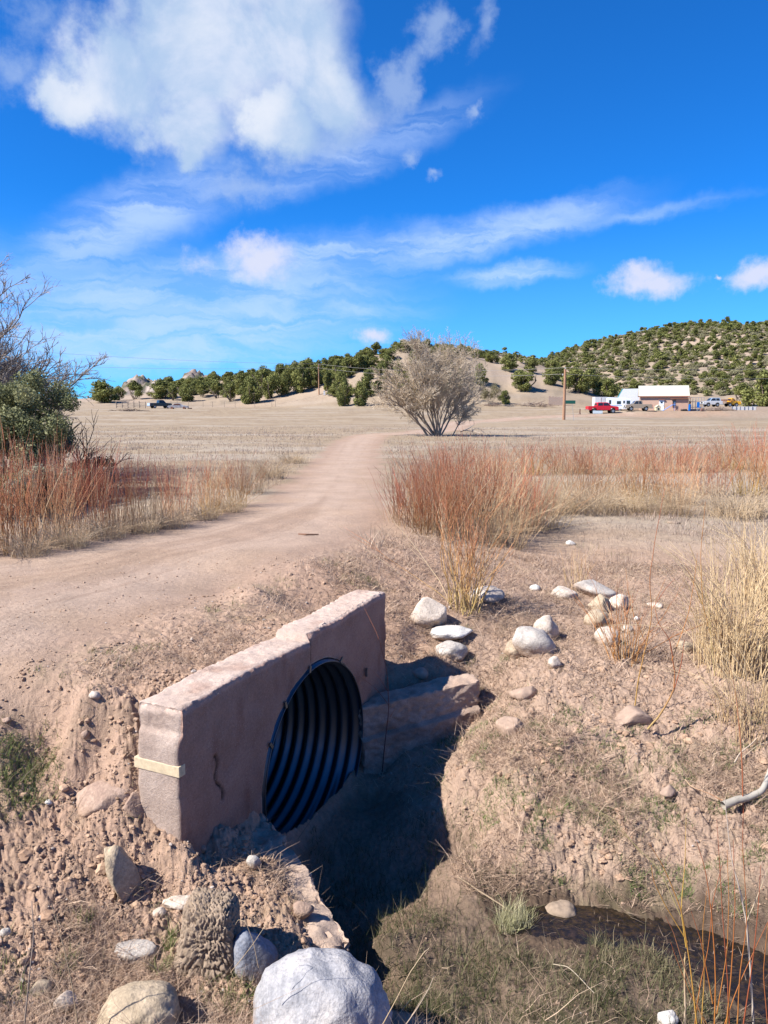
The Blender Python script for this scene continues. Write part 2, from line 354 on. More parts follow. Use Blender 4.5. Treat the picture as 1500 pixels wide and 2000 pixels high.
# ------------------------------------------------------------------ road outline
ROAD_R = [(-30,-9),(-14,-3.2),(-9,-.6),(-5,1.6),(-3.2,3.1),(-2.24,4.31),(-1.94,5.67),(-1.52,6.76),(-1.04,8.06),(-.43,9.18),(.08,11.41),(.02,15.04),(-.08,24.2),(-.12,34.6),(.31,46.6),(3.5,52.2),(6.6,62),(8.6,78),(12.0,96),(22,116),(36,129),(60,134)]
ROAD_L = [(-30,-2),(-14,3.6),(-9,5.6),(-6.4,7.2),(-4.32,8.51),(-3.9,9.5),(-3.16,10.5),(-2.75,11.7),(-2.24,13.4),(-2.19,17.2),(-2.26,24.2),(-2.5,37.3),(-1.7,50.5),(1.0,55.2),(3.9,66),(5.4,80),(8.4,99),(19,121),(35,134),(60,139)]
POLY = np.array(ROAD_R + ROAD_L[::-1], float)
def poly_sd(x, y, P):
    d = np.full(x.shape, 1e9); ins = np.zeros(x.shape, bool); n = len(P)
    for i in range(n):
        ax, ay = P[i]; bx, by = P[(i + 1) % n]; ex, ey = bx - ax, by - ay
        t = np.clip(((x - ax) * ex + (y - ay) * ey) / (ex * ex + ey * ey), 0, 1)
        d = np.minimum(d, np.hypot(x - ax - t * ex, y - ay - t * ey))
        c = ((ay > y) != (by > y)) & (x < ex * (y - ay) / (ey if ey != 0 else 1e-9) + ax); ins ^= c
    return np.where(ins, -d, d)
def road_sd(x, y):
    return poly_sd(x, y, POLY)
WATER = np.array([(*onz(a, b, -1.35),) for a, b in [(960,1742),(1000,1758),(1080,1768),(1160,1772),(1260,1778),(1380,1800),(1500,1842),(1560,1870)]] + [(3.2,3.3),(5.5,3.1),(5.5,2.3),(3.0,2.6)] +
                 [(*onz(a, b, -1.35),) for a, b in [(1600,2030),(1480,2010),(1400,1985),(1330,1935),(1270,1895),(1180,1868),(1120,1862),(1040,1862),(1000,1830),(970,1790)]])

# ------------------------------------------------------------------ terrain sheet
def detail(x, y, rsd=None):
    """small relief; returns dz"""
    r = np.hypot(x, y); s, t = st_of(x, y)
    if rsd is None: rsd = road_sd(x, y)
    road = 1 - sst(rsd, -.35, .45)
    near = 1 - sst(r, 9, 16)
    rough = (1 - road) * near
    front = sst(t, -.1, .1)
    bank = front * sst(x, .2, .8) * sst(y, 4.1, 4.5) * (1 - sst(y, 6.4, 7.4)) * near
    left = near * (1 - sst(x, -.6, -.1)) * (1 - sst(y, 4.2, 5.0)) * (1 - road)
    dz = rough * (.020 * fbm(x * 3.1, y * 3.1, 3) + .009 * fbm(x * 14, y * 14, 2) * (1 - sst(r, 8, 12)) + .007 * fbm(x * 40, y * 40, 2) * (1 - sst(r, 5, 7)))
    dz += left * (.011 * fbm(x * 30 + 7, y * 30, 3) - .016 * sst(np.abs(fbm(x * 9 + 2, y * 9 + 5, 3)), .09, .0))
    dz += bank * (.007 * fbm(x * 28 + 7, y * 28, 3) * (1 - sst(r, 5, 7)) - .018 * sst(np.abs(fbm(x * 6.5 + 2, y * 6.5 + 5, 3)), .07, .0))
    dz += road * near * (.010 * fbm(x * 1.6, y * 1.6, 3) + .0025 * fbm(x * 22, y * 22, 2) * (1 - sst(r, 6, 8)))
    c, cid = cell(x * 5.2 + .5 * gn(x * 6, y * 6), y * 5.2 + .5 * gn(x * 6 + 9, y * 6), 3)
    m = sst(fbm(x * 1.3 + 4, y * 1.3, 2), -.25, .35)
    cl = np.clip(.52 - c, 0, .3) / .3
    dz += bank * m * (.034 * sst(cl, .1, .6) * (.3 + cid) - .010)
    c2, cid2 = cell(x * 17 + .6 * gn(x * 20, y * 20), y * 17 + .6 * gn(x * 20 + 3, y * 20), 8)
    cl2 = np.clip(.5 - c2, 0, .5) * 2
    dz += (1 - sst(r, 5.5, 7.5)) * (bank * .55 + left * 1.0) * .015 * cl2 * (cid2 > .35) * (.4 + cid2)
    dz += (bank * .8 + left * .6) * (.018 * fbm(x * 8.5, y * 8.5, 5) - .022 * sst(np.abs(fbm(x * 4.3 + 2, y * 4.3, 3)), .10, .0))
    # slumped edge below the brink of the bank
    brk = fbm(x * 2.1 + 3, y * .6, 3) * .22
    dz -= bank * .05 * sst(y + brk, 5.55, 5.45) * sst(x, .9, 1.2) * (1 - sst(x, 2.6, 3.2))
    # far grass: faint hummocks
    dz += (1 - near) * (1 - road) * .03 * fbm(x * .9, y * .9, 2) * (1 - sst(r, 60, 120))
    # water bed stays low
    return dz
def ground_z(x, y):
    x = np.atleast_1d(np.asarray(x, float)); y = np.atleast_1d(np.asarray(y, float)); return hz(x, y) + detail(x, y)

ang = np.concatenate([np.linspace(-180, -60, 40, endpoint=False), np.linspace(-60, -31, 90, endpoint=False), np.linspace(-31, 31, 900, endpoint=False), np.linspace(31, 60, 90, endpoint=False), np.linspace(60, 180, 40, endpoint=False)])
rad = np.concatenate([np.linspace(.15, 2.0, 50, endpoint=False), np.linspace(2.0, 7.0, 430, endpoint=False), np.linspace(7.0, 16, 260, endpoint=False), np.exp(np.linspace(math.log(16), math.log(3000), 270))])
na, nr = len(ang), len(rad)
AA, RR = np.meshgrid(np.radians(ang), rad, indexing='ij')
gx = RR * np.sin(AA); gy = RR * np.cos(AA); fx = gx.ravel(); fy = gy.ravel()
RSD = np.full(fx.shape, 50.0); mm = (np.hypot(fx, fy) < 170); RSD[mm] = road_sd(fx[mm], fy[mm])
fz = hz(fx, fy) + detail(fx, fy, RSD)
# colours: what the ground is made of
def lerp(a, b, k): return a + (np.asarray(b) - a) * k[:, None]
r_ = np.hypot(fx, fy); s_, t_ = st_of(fx, fy)
roadm = 1 - sst(RSD + .28 * fbm(fx * .9, fy * .9, 3) + .12 * gn(fx * 7, fy * 7), -.25, .28)
n1 = fbm(fx * .8, fy * .8, 4); n2 = fbm(fx * 5, fy * 5, 3); n3 = fbm(fx * .12, fy * .12, 4)
col = np.tile(np.array([.445, .295, .21]), (len(fx), 1))
col = lerp(col, (.47, .335, .25), np.clip(.4 + n1 * .6, 0, 1) * .55)
field = sst(r_, 9, 15)
fcol = lerp(np.tile(np.array([.46, .335, .215]), (len(fx), 1)), (.39, .275, .175), sst(n1 + .6 * n3, -.1, .5) * .8)
fcol = lerp(fcol, (.55, .435, .325), sst(fbm(fx * .05 + 3, fy * .2, 4), .05, .5) * .7)
col = lerp(col, fcol, field)
hillm = sst(fy, 165, 200)
hcol = lerp(np.tile(np.array([.42, .325, .235]), (len(fx), 1)), (.30, .24, .18), sst(fbm(fx * .16, fy * .1, 4), -.05, .4) * .8)
hcol = lerp(hcol, (.50, .38, .29), sst(fbm(fx * .03 + 9, fy * .03, 3), .1, .5) * .6)
col = lerp(col, hcol, hillm)
col = lerp(col, (.30, .215, .145), sst(n2 + .3 * n1, .1, .7) * .35 * (1 - sst(r_, 8, 14)))
# right bank: paler, greyer clay; wet mud by the water
bankm = sst(t_, .1, .5) * (1 - sst(r_, 8, 11)) * sst(fx, 0, .6)
col = lerp(col, (.42, .30, .225), bankm * .7)
wsd = np.full(fx.shape, 9.0); wm_ = r_ < 7; wsd[wm_] = poly_sd(fx[wm_], fy[wm_], WATER[:, :2])
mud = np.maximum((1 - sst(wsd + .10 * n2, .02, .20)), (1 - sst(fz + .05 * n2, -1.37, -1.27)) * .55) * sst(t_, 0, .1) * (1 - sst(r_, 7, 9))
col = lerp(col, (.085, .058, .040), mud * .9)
damp_shade = sst(-fz, 1.08, 1.26) * (1 - mud) * .88 * sst(t_, 0, .1) * (1 - sst(fy, 4.15, 4.5)) * (1 - sst(r_, 7, 9)); col = lerp(col, (.082, .064, .042), damp_shade)  # damp soil, darkened further to paint in the shade of the near bank
# road: compacted tracks, looser reddish middle and edges
rc = lerp(np.tile(np.array([.545, .395, .300]), (len(fx), 1)), (.50, .35, .245), sst(n1, -.2, .5) * .6)
tr = np.exp(-((-RSD - .95) / .30) ** 2)
rc = lerp(rc, (.60, .450, .350), tr * .55 * (1 - sst(np.abs(n2), .3, .9) * .5))
rc = lerp(rc, (.40, .275, .20), sst(gn(RSD * 5.5 + .6 * n1, (fx + fy) * .05) + .35 * gn(RSD * 13, (fx + fy) * .12), .05, .7) * .5 * (1 - sst(r_, 25, 60)))
rc = lerp(rc, (.43, .29, .21), (1 - sst(-RSD, .1, .6)) * .5)
col = lerp(col, rc, np.clip(roadm, 0, 1))
pad = sst(fx, 40, 50) * sst(fy, 129, 134) * (1 - sst(fy, 165, 180)); col = lerp(col, (.44, .31, .22), pad * .8)
cut = sst(fx, 34, 44) * sst(fy, 112, 122) * (1 - sst(fy, 131, 134)); col = lerp(col, (.36, .27, .19), cut * .5)
grn = sst(fbm(fx * 1.1 + 31, fy * 1.1 + 7, 3), .18, .6) * (1 - roadm) * (1 - sst(r_, 9, 16)) * sst(np.abs(n2), .0, .5) * .16
grn = np.maximum(grn, bankm * sst(-fz, .8, 1.0) * (1 - sst(-fz, 1.15, 1.25)) * sst(fbm(fx * 2.2, fy * 2.2, 3), 0, .4) * .12)
col = lerp(col, (.13, .155, .06), grn)
col = col * (1 - roadm[:, None] * np.array([.17, .18, .19])) * (1 - (field * (1 - hillm) * (1 - roadm))[:, None] * np.array([.22, .18, .14])) * (1 - hillm[:, None] * .08)
V = np.stack([fx, fy, fz], 1)
idx = np.arange(na * nr).reshape(na, nr); nxt = np.roll(idx, -1, axis=0)
Q = np.stack([idx[:, :-1], idx[:, 1:], nxt[:, 1:], nxt[:, :-1]], -1)[:, :, :]     # facing up
Q = Q.reshape(-1, 4)[:, ::-1]
cx = fx[Q].mean(1); cy = fy[Q].mean(1); cs, ct = st_of(cx, cy)
hole = (ct > -.24) & (ct < -.03) & (cs > .68) & (cs < 2.32)
crs = RSD[Q].mean(1) < 0
cr_ = np.hypot(cx, cy); isroad = crs & (cr_ < 165); ishill = (cy > 168) & (cr_ < 3200)
def submesh(name, mask):
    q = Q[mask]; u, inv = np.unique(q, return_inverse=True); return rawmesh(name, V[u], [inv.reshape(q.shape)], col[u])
gm, n, b = nmat('ground')
b.inputs['Roughness'].default_value = .95; b.inputs['Specular IOR Level'].default_value = .12
L2 = n.links.new; NN_ = n.nodes.new
a = NN_('ShaderNodeAttribute'); a.attribute_name = 'col'; t = NN_('ShaderNodeTexCoord')
def gnoise(scale, detail=8, rough=.65):
    q = NN_('ShaderNodeTexNoise'); L2(t.outputs['Object'], q.inputs['Vector']); q.inputs['Scale'].default_value = scale; q.inputs['Detail'].default_value = detail; q.inputs['Roughness'].default_value = rough; return q
na_ = gnoise(28, 9, .7); nb_ = gnoise(1.7, 8, .7); nc_ = gnoise(140, 3, .6)
def mr(sock, lo, hi, a0, a1):
    q = NN_('ShaderNodeMapRange'); L2(sock, q.inputs[0]); q.inputs[1].default_value = lo; q.inputs[2].default_value = hi; q.inputs[3].default_value = a0; q.inputs[4].default_value = a1; return q.outputs[0]
def mth(op, x, y):
    q = NN_('ShaderNodeMath'); q.operation = op
    for i, v in enumerate((x, y)):
        if isinstance(v, (int, float)): q.inputs[i].default_value = v
        else: L2(v, q.inputs[i])
    return q.outputs[0]
fac = mth('MULTIPLY', mth('MULTIPLY', mr(na_.outputs['Fac'], .3, .7, .60, .92), mr(nb_.outputs['Fac'], .3, .7, .86, 1.12)), mr(nc_.outputs['Fac'], .3, .7, .88, 1.10))
vs = NN_('ShaderNodeVectorMath'); vs.operation = 'SCALE'; L2(a.outputs['Color'], vs.inputs[0]); L2(fac, vs.inputs['Scale'])
vo = NN_('ShaderNodeTexVoronoi'); L2(t.outputs['Object'], vo.inputs['Vector']); vo.inputs['Scale'].default_value = 75
peb = mr(vo.outputs['Distance'], .0, .32, 1, 0)
pm = mth('MULTIPLY', peb, mr(gnoise(9, 4, .6).outputs['Fac'], .52, .6, 0, 1))
mx = NN_('ShaderNodeMix'); mx.data_type = 'RGBA'; L2(mth('MULTIPLY', pm, .35), mx.inputs[0]); L2(vs.outputs[0], mx.inputs[6]); mx.inputs[7].default_value = (.50, .40, .33, 1)
L2(mx.outputs[2], b.inputs['Base Color'])
hgt = mth('ADD', mth('ADD', mth('MULTIPLY', na_.outputs['Fac'], .013), mth('MULTIPLY', nc_.outputs['Fac'], .0045)), mth('MULTIPLY', pm, .006))
bp = NN_('ShaderNodeBump'); bp.inputs['Strength'].default_value = 1; bp.inputs['Distance'].default_value = 1.0; L2(hgt, bp.inputs['Height']); L2(bp.outputs[0], b.inputs['Normal'])
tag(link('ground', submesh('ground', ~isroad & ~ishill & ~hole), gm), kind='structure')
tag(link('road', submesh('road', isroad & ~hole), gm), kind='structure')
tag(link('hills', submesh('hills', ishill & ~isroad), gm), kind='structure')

# water
m, n, b = nmat('water'); b.inputs['Base Color'].default_value = (.028, .020, .012, 1); b.inputs['Roughness'].default_value = .04; b.inputs['Specular IOR Level'].default_value = .5
tt = n.nodes.new('ShaderNodeTexCoord'); q = n.nodes.new('ShaderNodeTexNoise'); q.inputs['Scale'].default_value = 16; q.inputs['Detail'].default_value = 4; q.inputs['Distortion'].default_value = .6
n.links.new(tt.outputs['Object'], q.inputs['Vector']); bp = n.nodes.new('ShaderNodeBump'); bp.inputs['Distance'].default_value = .012; n.links.new(q.outputs['Fac'], bp.inputs['Height']); n.links.new(bp.outputs[0], b.inputs['Normal'])
q2 = n.nodes.new('ShaderNodeTexNoise'); q2.inputs['Scale'].default_value = 34; q2.inputs['Distortion'].default_value = .2; q2.inputs['Detail'].default_value = 6; n.links.new(tt.outputs['Object'], q2.inputs['Vector'])
cr = n.nodes.new('ShaderNodeValToRGB'); cr.color_ramp.elements[0].position = .45; cr.color_ramp.elements[0].color = (.012, .009, .006, 1); cr.color_ramp.elements[1].position = .8; cr.color_ramp.elements[1].color = (.050, .030, .016, 1)
n.links.new(q2.outputs['Fac'], cr.inputs[0]); n.links.new(cr.outputs[0], b.inputs['Base Color'])
bmw = bmesh.new(); vv = [bmw.verts.new((p[0] + (p[0] - 1.6) * .05, p[1] + (p[1] - 3.8) * .10, -1.372)) for p in WATER]
f = bmw.faces.new(vv); bmesh.ops.triangulate(bmw, faces=[f]); me = bpy.data.meshes.new('water'); bmesh.ops.recalc_face_normals(bmw, faces=bmw.faces); bmw.to_mesh(me); bmw.free()
tag(link('water', me, m), kind='structure')

# ------------------------------------------------------------------ concrete headwall
RM3 = np.linalg.qr(np.random.default_rng(3).normal(size=(3, 3)))[0]
def n3(V, f, seed=0): 
    V = V @ RM3; x, y, z = V[:, 0] * f + seed, V[:, 1] * f + seed * 1.7, V[:, 2] * f - seed
    return (gn(x, y) + gn(y + 11, z) + gn(z - 7, x + 5)) / 1.7
def n3f(V, f, o=3, seed=0): return sum(n3(V, f * 2.05 ** i, seed + 3 * i) * .5 ** i for i in range(o))
def gridbox(L, T, z0, z1, step=.02):
    """box with gridded faces: x 0..L, y -T..0, z z0..z1"""
    bm = bmesh.new(); nx = max(2, int(L / step)); ny = max(2, int(T / step)); nz = max(2, int((z1 - z0) / step))
    def face(o, u, v, a, c):
        o, u, v = map(np.array, (o, u, v)); g = [[bm.verts.new(o + u * i / a + v * j / c) for j in range(c + 1)] for i in range(a + 1)]
        for i in range(a):
            for j in range(c): bm.faces.new((g[i][j], g[i + 1][j], g[i + 1][j + 1], g[i][j + 1]))
    H_ = z1 - z0
    face((0, 0, z0), (L, 0, 0), (0, 0, H_), nx, nz); face((0, -T, z0), (L, 0, 0), (0, 0, H_), nx, nz)
    face((0, -T, z0), (0, T, 0), (0, 0, H_), ny, nz); face((L, -T, z0), (0, T, 0), (0, 0, H_), ny, nz)
    face((0, -T, z0), (L, 0, 0), (0, T, 0), nx, ny); face((0, -T, z1), (L, 0, 0), (0, T, 0), nx, ny)
    bmesh.ops.remove_doubles(bm, verts=bm.verts, dist=step * .2); bmesh.ops.recalc_face_normals(bm, faces=bm.faces)
    return bm
def arr(bm): return np.array([v.co[:] for v in bm.verts])
def setv(bm, V):
    for v, c in zip(bm.verts, V): v.co = c
def roundbox(V, L, T, z0, z1, r):
    """pull box edges in to a radius"""
    c = np.stack([np.clip(V[:, 0], r, L - r), np.clip(V[:, 1], -T + r, -r), np.clip(V[:, 2], z0 + r, z1 - r)], 1)
    d = V - c; l = np.linalg.norm(d, axis=1, keepdims=True); n_ax = (np.abs(d) > 1e-6).sum(1, keepdims=True)
    return np.where(n_ax > 1, c + d / np.maximum(l, 1e-9) * r, V)
# concrete: pinkish cement with exposed grit, damp lower face, thin cracks
m, n, b = nmat('concrete'); b.inputs['Roughness'].default_value = .93; b.inputs['Specular IOR Level'].default_value = .15
L2 = n.links.new; NN_ = n.nodes.new; t = NN_('ShaderNodeTexCoord')
c1_ = gnoise(3.2, 9, .65); c2_ = gnoise(60, 6, .7); c3_ = gnoise(240, 3, .6)
rp = NN_('ShaderNodeValToRGB'); rp.color_ramp.elements[0].position = .33; rp.color_ramp.elements[0].color = (.38, .28, .225, 1); rp.color_ramp.elements[1].position = .68; rp.color_ramp.elements[1].color = (.53, .415, .345, 1); L2(c1_.outputs['Fac'], rp.inputs[0])
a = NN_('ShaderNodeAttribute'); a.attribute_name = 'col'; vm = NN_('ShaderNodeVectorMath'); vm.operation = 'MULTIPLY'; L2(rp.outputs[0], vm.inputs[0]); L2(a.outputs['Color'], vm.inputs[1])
f2 = mth('MULTIPLY', mr(c2_.outputs['Fac'], .3, .7, .66, .92), mr(c3_.outputs['Fac'], .3, .7, .88, 1.1)); vs = NN_('ShaderNodeVectorMath'); vs.operation = 'SCALE'; L2(vm.outputs[0], vs.inputs[0]); L2(f2, vs.inputs['Scale'])
va = NN_('ShaderNodeTexVoronoi'); L2(t.outputs['Object'], va.inputs['Vector']); va.inputs['Scale'].default_value = 95; sc_a = NN_('ShaderNodeSeparateColor'); L2(va.outputs['Color'], sc_a.inputs[0])
agg = mth('MULTIPLY', mr(va.outputs['Distance'], .18, .34, 1, 0), mr(sc_a.outputs[0], .55, .75, 0, 1)); ax_ = NN_('ShaderNodeMix'); ax_.data_type = 'RGBA'; L2(mth('MULTIPLY', agg, .45), ax_.inputs[0]); L2(vs.outputs[0], ax_.inputs[6])
ac = NN_('ShaderNodeMix'); ac.data_type = 'RGBA'; L2(sc_a.outputs[1], ac.inputs[0]); ac.inputs[6].default_value = (.16, .12, .10, 1); ac.inputs[7].default_value = (.52, .44, .37, 1); L2(ac.outputs[2], ax_.inputs[7]); L2(ax_.outputs[2], b.inputs['Base Color'])
vo = NN_('ShaderNodeTexVoronoi'); L2(t.outputs['Object'], vo.inputs['Vector']); vo.inputs['Scale'].default_value = 34
pit = mr(vo.outputs['Distance'], 0, .14, 0, 1)
hh_ = mth('ADD', mth('ADD', mth('MULTIPLY', c2_.outputs['Fac'], .006), mth('MULTIPLY', c3_.outputs['Fac'], .0025)), mth('MULTIPLY', pit, .0015))
bp = NN_('ShaderNodeBump'); bp.inputs['Distance'].default_value = 1; L2(hh_, bp.inputs['Height']); L2(bp.outputs[0], b.inputs['Normal'])

WL, WT = 2.70, .30
bm = gridbox(WL, WT, -1.75, .03, .016); V0 = arr(bm); Vb = roundbox(V0, WL, WT, -1.75, .03, .028)
Vw = Vb.copy(); ss, tt_, zz = V0[:, 0], V0[:, 1], V0[:, 2]
topw = sst(zz, -.22, -.10)
prof = np.where(ss < 1.42, -.030 + .02 * np.sin(ss * 2.3), .018 + .02 * sst(ss, 1.9, 2.6)) + .006 * gn(ss * 3, ss * 0)
Vw[:, 2] += (prof - .0) * sst(zz, -.5, .03)
inset = topw * (1 - sst(ss, .0, .35)) * .022                                   # crumbled cap at the end
Vw[:, 0] += inset * (1 - sst(ss, 0, .1)); 
cap = sst(zz, -.135, -.12) * (1 - sst(ss, -.01, .03)); Vw[:, 0] += cap * .018
nrm = n3f(Vw, 6, 3); fine = n3f(Vw, 34, 3, 5)
edge = np.clip(1 - (np.linalg.norm(Vb - V0, axis=1) < 1e-6) * 1.0, 0, 1)
roughw = (.0035 + .008 * sst(zz, -.1, .02) + .006 * topw * (1 - sst(ss, 0, .1)))
sgn = np.stack([np.where(ss < WL / 2, -1, 1) * ((ss < .02) | (ss > WL - .02)), ((tt_ > -.01) * 1.0 - (tt_ < -WT + .01)), (zz > .01) * 1.0], 1)
Vw += sgn * ((nrm * .0045 + fine * roughw * .55)[:, None]); Vw[:, 2] += .004 * n3f(V0, 55, 2, 77) * (zz > .0)
ch = sst(n3f(V0, 19, 3, 9), .1, .7) * edge; Vw[:, 1] -= ch * .005 * (tt_ > -.03); Vw[:, 2] -= ch * .005 * (zz > -.02)
step_ = (ss > 1.42) & (tt_ > -.05); Vw[:, 1] -= np.where(step_, .016, 0) * sst(ss, 1.42, 1.44)
Vw[:, 1] -= np.exp(-((ss - 1.425 - .012 * np.sin(zz * 21)) / .012) ** 2) * .03 * (tt_ > -.05) * sst(zz, -.24, -.1)   # joint above the pipe
# cracks pressed into the face
def crack(s0, z0, s1, z1, w, d, wig=.012):
    L_ = max(abs(z1 - z0), 1e-3); k = (zz - z0) / (z1 - z0); c = s0 + (s1 - s0) * k + wig * np.sin(k * 9) ; return np.where((k > 0) & (k < 1) & (tt_ > -.02), np.exp(-((ss - c) / w) ** 2) * d, 0)
Vw[:, 1] -= crack(.30, -.36, .36, -.66, .009, .02, .02)
setv(bm, Vw)
mew = bpy.data.meshes.new('wall_block'); bm.to_mesh(mew); bm.free()
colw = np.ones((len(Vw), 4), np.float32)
lipm = sst(zz, -.03, .0) ; endm = (ss < .03); colw[:, :3] *= np.where((tt_ > -.012)[:, None], np.array([[.86, .70, .66]]), 1.0) * (1 + .16 * (zz > -.012))[:, None]  # front face coloured darker and warmer as shade, top lighter as sunlit
colw[:, :3] *= (1 + .16 * lipm + .10 * (endm & (zz > -.14)))[:, None]  # top lip and end of the cap lightened again for the sun
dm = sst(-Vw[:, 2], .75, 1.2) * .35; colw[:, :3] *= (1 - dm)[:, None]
stain = sst(n3f(V0 * np.array([1, 1, .35]), 5, 3, 21), .1, .6) * .22; colw[:, :3] *= (1 - stain[:, None] * np.array([.7, 1, 1.1]))
ck = np.clip((crack(.30, -.36, .36, -.66, .010, 1, .02)) * 1.2 + np.exp(-((ss - 1.425 - .012 * np.sin(zz * 21)) / .009) ** 2) * (tt_ > -.05) * sst(zz, -.26, -.1) * (1 - sst(zz, -.03, 0)), 0, 1)
colw[:, :3] *= (1 - .8 * ck)[:, None]
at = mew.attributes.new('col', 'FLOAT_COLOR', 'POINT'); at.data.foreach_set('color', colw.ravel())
wang = math.atan2(U[1], U[0])
head = empty('concrete_headwall', (A0[0], A0[1], 0), wang, 'pinkish weathered concrete headwall with a round pipe mouth, beside the dirt road', 'headwall')
# local y must point outwards (NN): local frame x=U, y=rot90(U) = -NN ; so flip y
for v in mew.vertices: v.co.y = -v.co.y
mew.flip_normals()
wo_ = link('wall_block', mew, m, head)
cut_bm = bmesh.new(); bmesh.ops.create_cone(cut_bm, cap_ends=True, segments=72, radius1=.722, radius2=.722, depth=1.2, matrix=Matrix.Translation((1.49, .1, -.9)) @ Matrix.Rotation(R(90), 4, 'X'))
Vc = arr(cut_bm); aa_ = np.arctan2(Vc[:, 2] + .9, Vc[:, 0] - 1.49); Vc[:, 0] += .012 * np.cos(aa_) * gn(aa_ * 5, aa_ * 0); Vc[:, 2] += .014 * gn(aa_ * 5 + 7, aa_ * 0); setv(cut_bm, Vc)
mec = bpy.data.meshes.new('cut'); cut_bm.to_mesh(mec); cut_bm.free(); oc = bpy.data.objects.new('cut', mec); C.objects.link(oc); oc.parent = head
bo = wo_.modifiers.new('b', 'BOOLEAN'); bo.operation = 'DIFFERENCE'; bo.object = oc; bo.solver = 'EXACT'
bpy.context.view_layer.update(); dg = bpy.context.evaluated_depsgraph_get(); nm = bpy.data.meshes.new_from_object(wo_.evaluated_get(dg)); wo_.modifiers.clear(); wo_.data = nm; nm.name = 'wall_block'
bpy.data.objects.remove(oc)
nm.polygons.foreach_set('use_smooth', np.ones(len(nm.polygons), bool)); nm.set_sharp_from_angle(angle=R(50))
wood = mat('pale_wood', (.62, .50, .33), .8, nz=.18, scale=30, bump=.002)
MB().box((.0225, .157, -.337), (.052, .314, .062)).build('wood_strip', wood, head, bevel=.004)
mt = mat('dark_hole', (.05, .04, .035), .9)
mtl = mat('rusty_metal', (.16, .15, .15), .5, metal=.7, nz=.3, scale=40)
for (s, z, w_, h_) in [(2.27, -.50, .02, .07)]:
    MB().box((s, -.006, z), (w_, .02, h_)).build('anchor_plate', mtl, head, bevel=.003)

# ------------------------------------------------------------------ corrugated pipe
m, n, b = nmat('galvanised'); b.inputs['Metallic'].default_value = .75; b.inputs['Roughness'].default_value = .30; b.inputs['Base Color'].default_value = (.080, .105, .13, 1)
tt2 = n.nodes.new('ShaderNodeTexCoord'); q = n.nodes.new('ShaderNodeTexNoise'); q.inputs['Scale'].default_value = 9; q.inputs['Detail'].default_value = 6; n.links.new(tt2.outputs['Object'], q.inputs['Vector'])
mrn = n.nodes.new('ShaderNodeMapRange'); mrn.inputs[3].default_value = .2; mrn.inputs[4].default_value = .5; n.links.new(q.outputs['Fac'], mrn.inputs[0]); n.links.new(mrn.outputs[0], b.inputs['Roughness'])
pipe = empty('corrugated_pipe', (*w_of(1.49, 0), -.9), wang, 'ribbed blue-grey galvanised steel culvert pipe opening through the concrete headwall', 'culvert pipe')
tl = np.concatenate([np.arange(-.008, 1.6, .0085), np.arange(1.6, 7.0, .02)]); nA = 128; an = np.linspace(0, 2 * pi, nA, endpoint=False)
rr = .700 + .017 * np.sin(tl * 2 * pi / .102) * np.clip((tl + .03) / .03, 0, 1)
PV = np.stack([np.outer(rr, np.cos(an)), np.repeat(tl[:, None], nA, 1), np.outer(rr, np.sin(an))], -1).reshape(-1, 3)
ii = np.arange(len(tl) * nA).reshape(len(tl), nA); jj = np.roll(ii, -1, axis=1)
PQ = np.stack([ii[:-1], jj[:-1], jj[1:], ii[1:]], -1).reshape(-1, 4)
link('barrel', rawmesh('barrel', PV, [PQ]), m, pipe)
rim = MB(); RW = .0045; an2 = np.linspace(0, 2 * pi, 97)[:-1]
for r0, y0 in ((.700, -.010),):
    K = 6; pts = [np.array([(r0 + RW * cos(k * 2 * pi / K)) * np.cos(an2), np.full(96, y0 + RW * sin(k * 2 * pi / K)), (r0 + RW * cos(k * 2 * pi / K)) * np.sin(an2)]).T for k in range(K)]
    rim.add(np.vstack(pts), [(k * 96 + i, k * 96 + (i + 1) % 96, ((k + 1) % K) * 96 + (i + 1) % 96, ((k + 1) % K) * 96 + i) for k in range(K) for i in range(96)])
rim.build('rim', m, pipe, smooth=True)
for a_ in (62, 100, 128, 150, 205):
    a2 = R(a_); MB().box((.722 * cos(a2), -.014, .722 * sin(a2)), (.022, .012, .05), ry=-(a2 - pi / 2) + .4).build('bent_tab', m, pipe, bevel=.002)

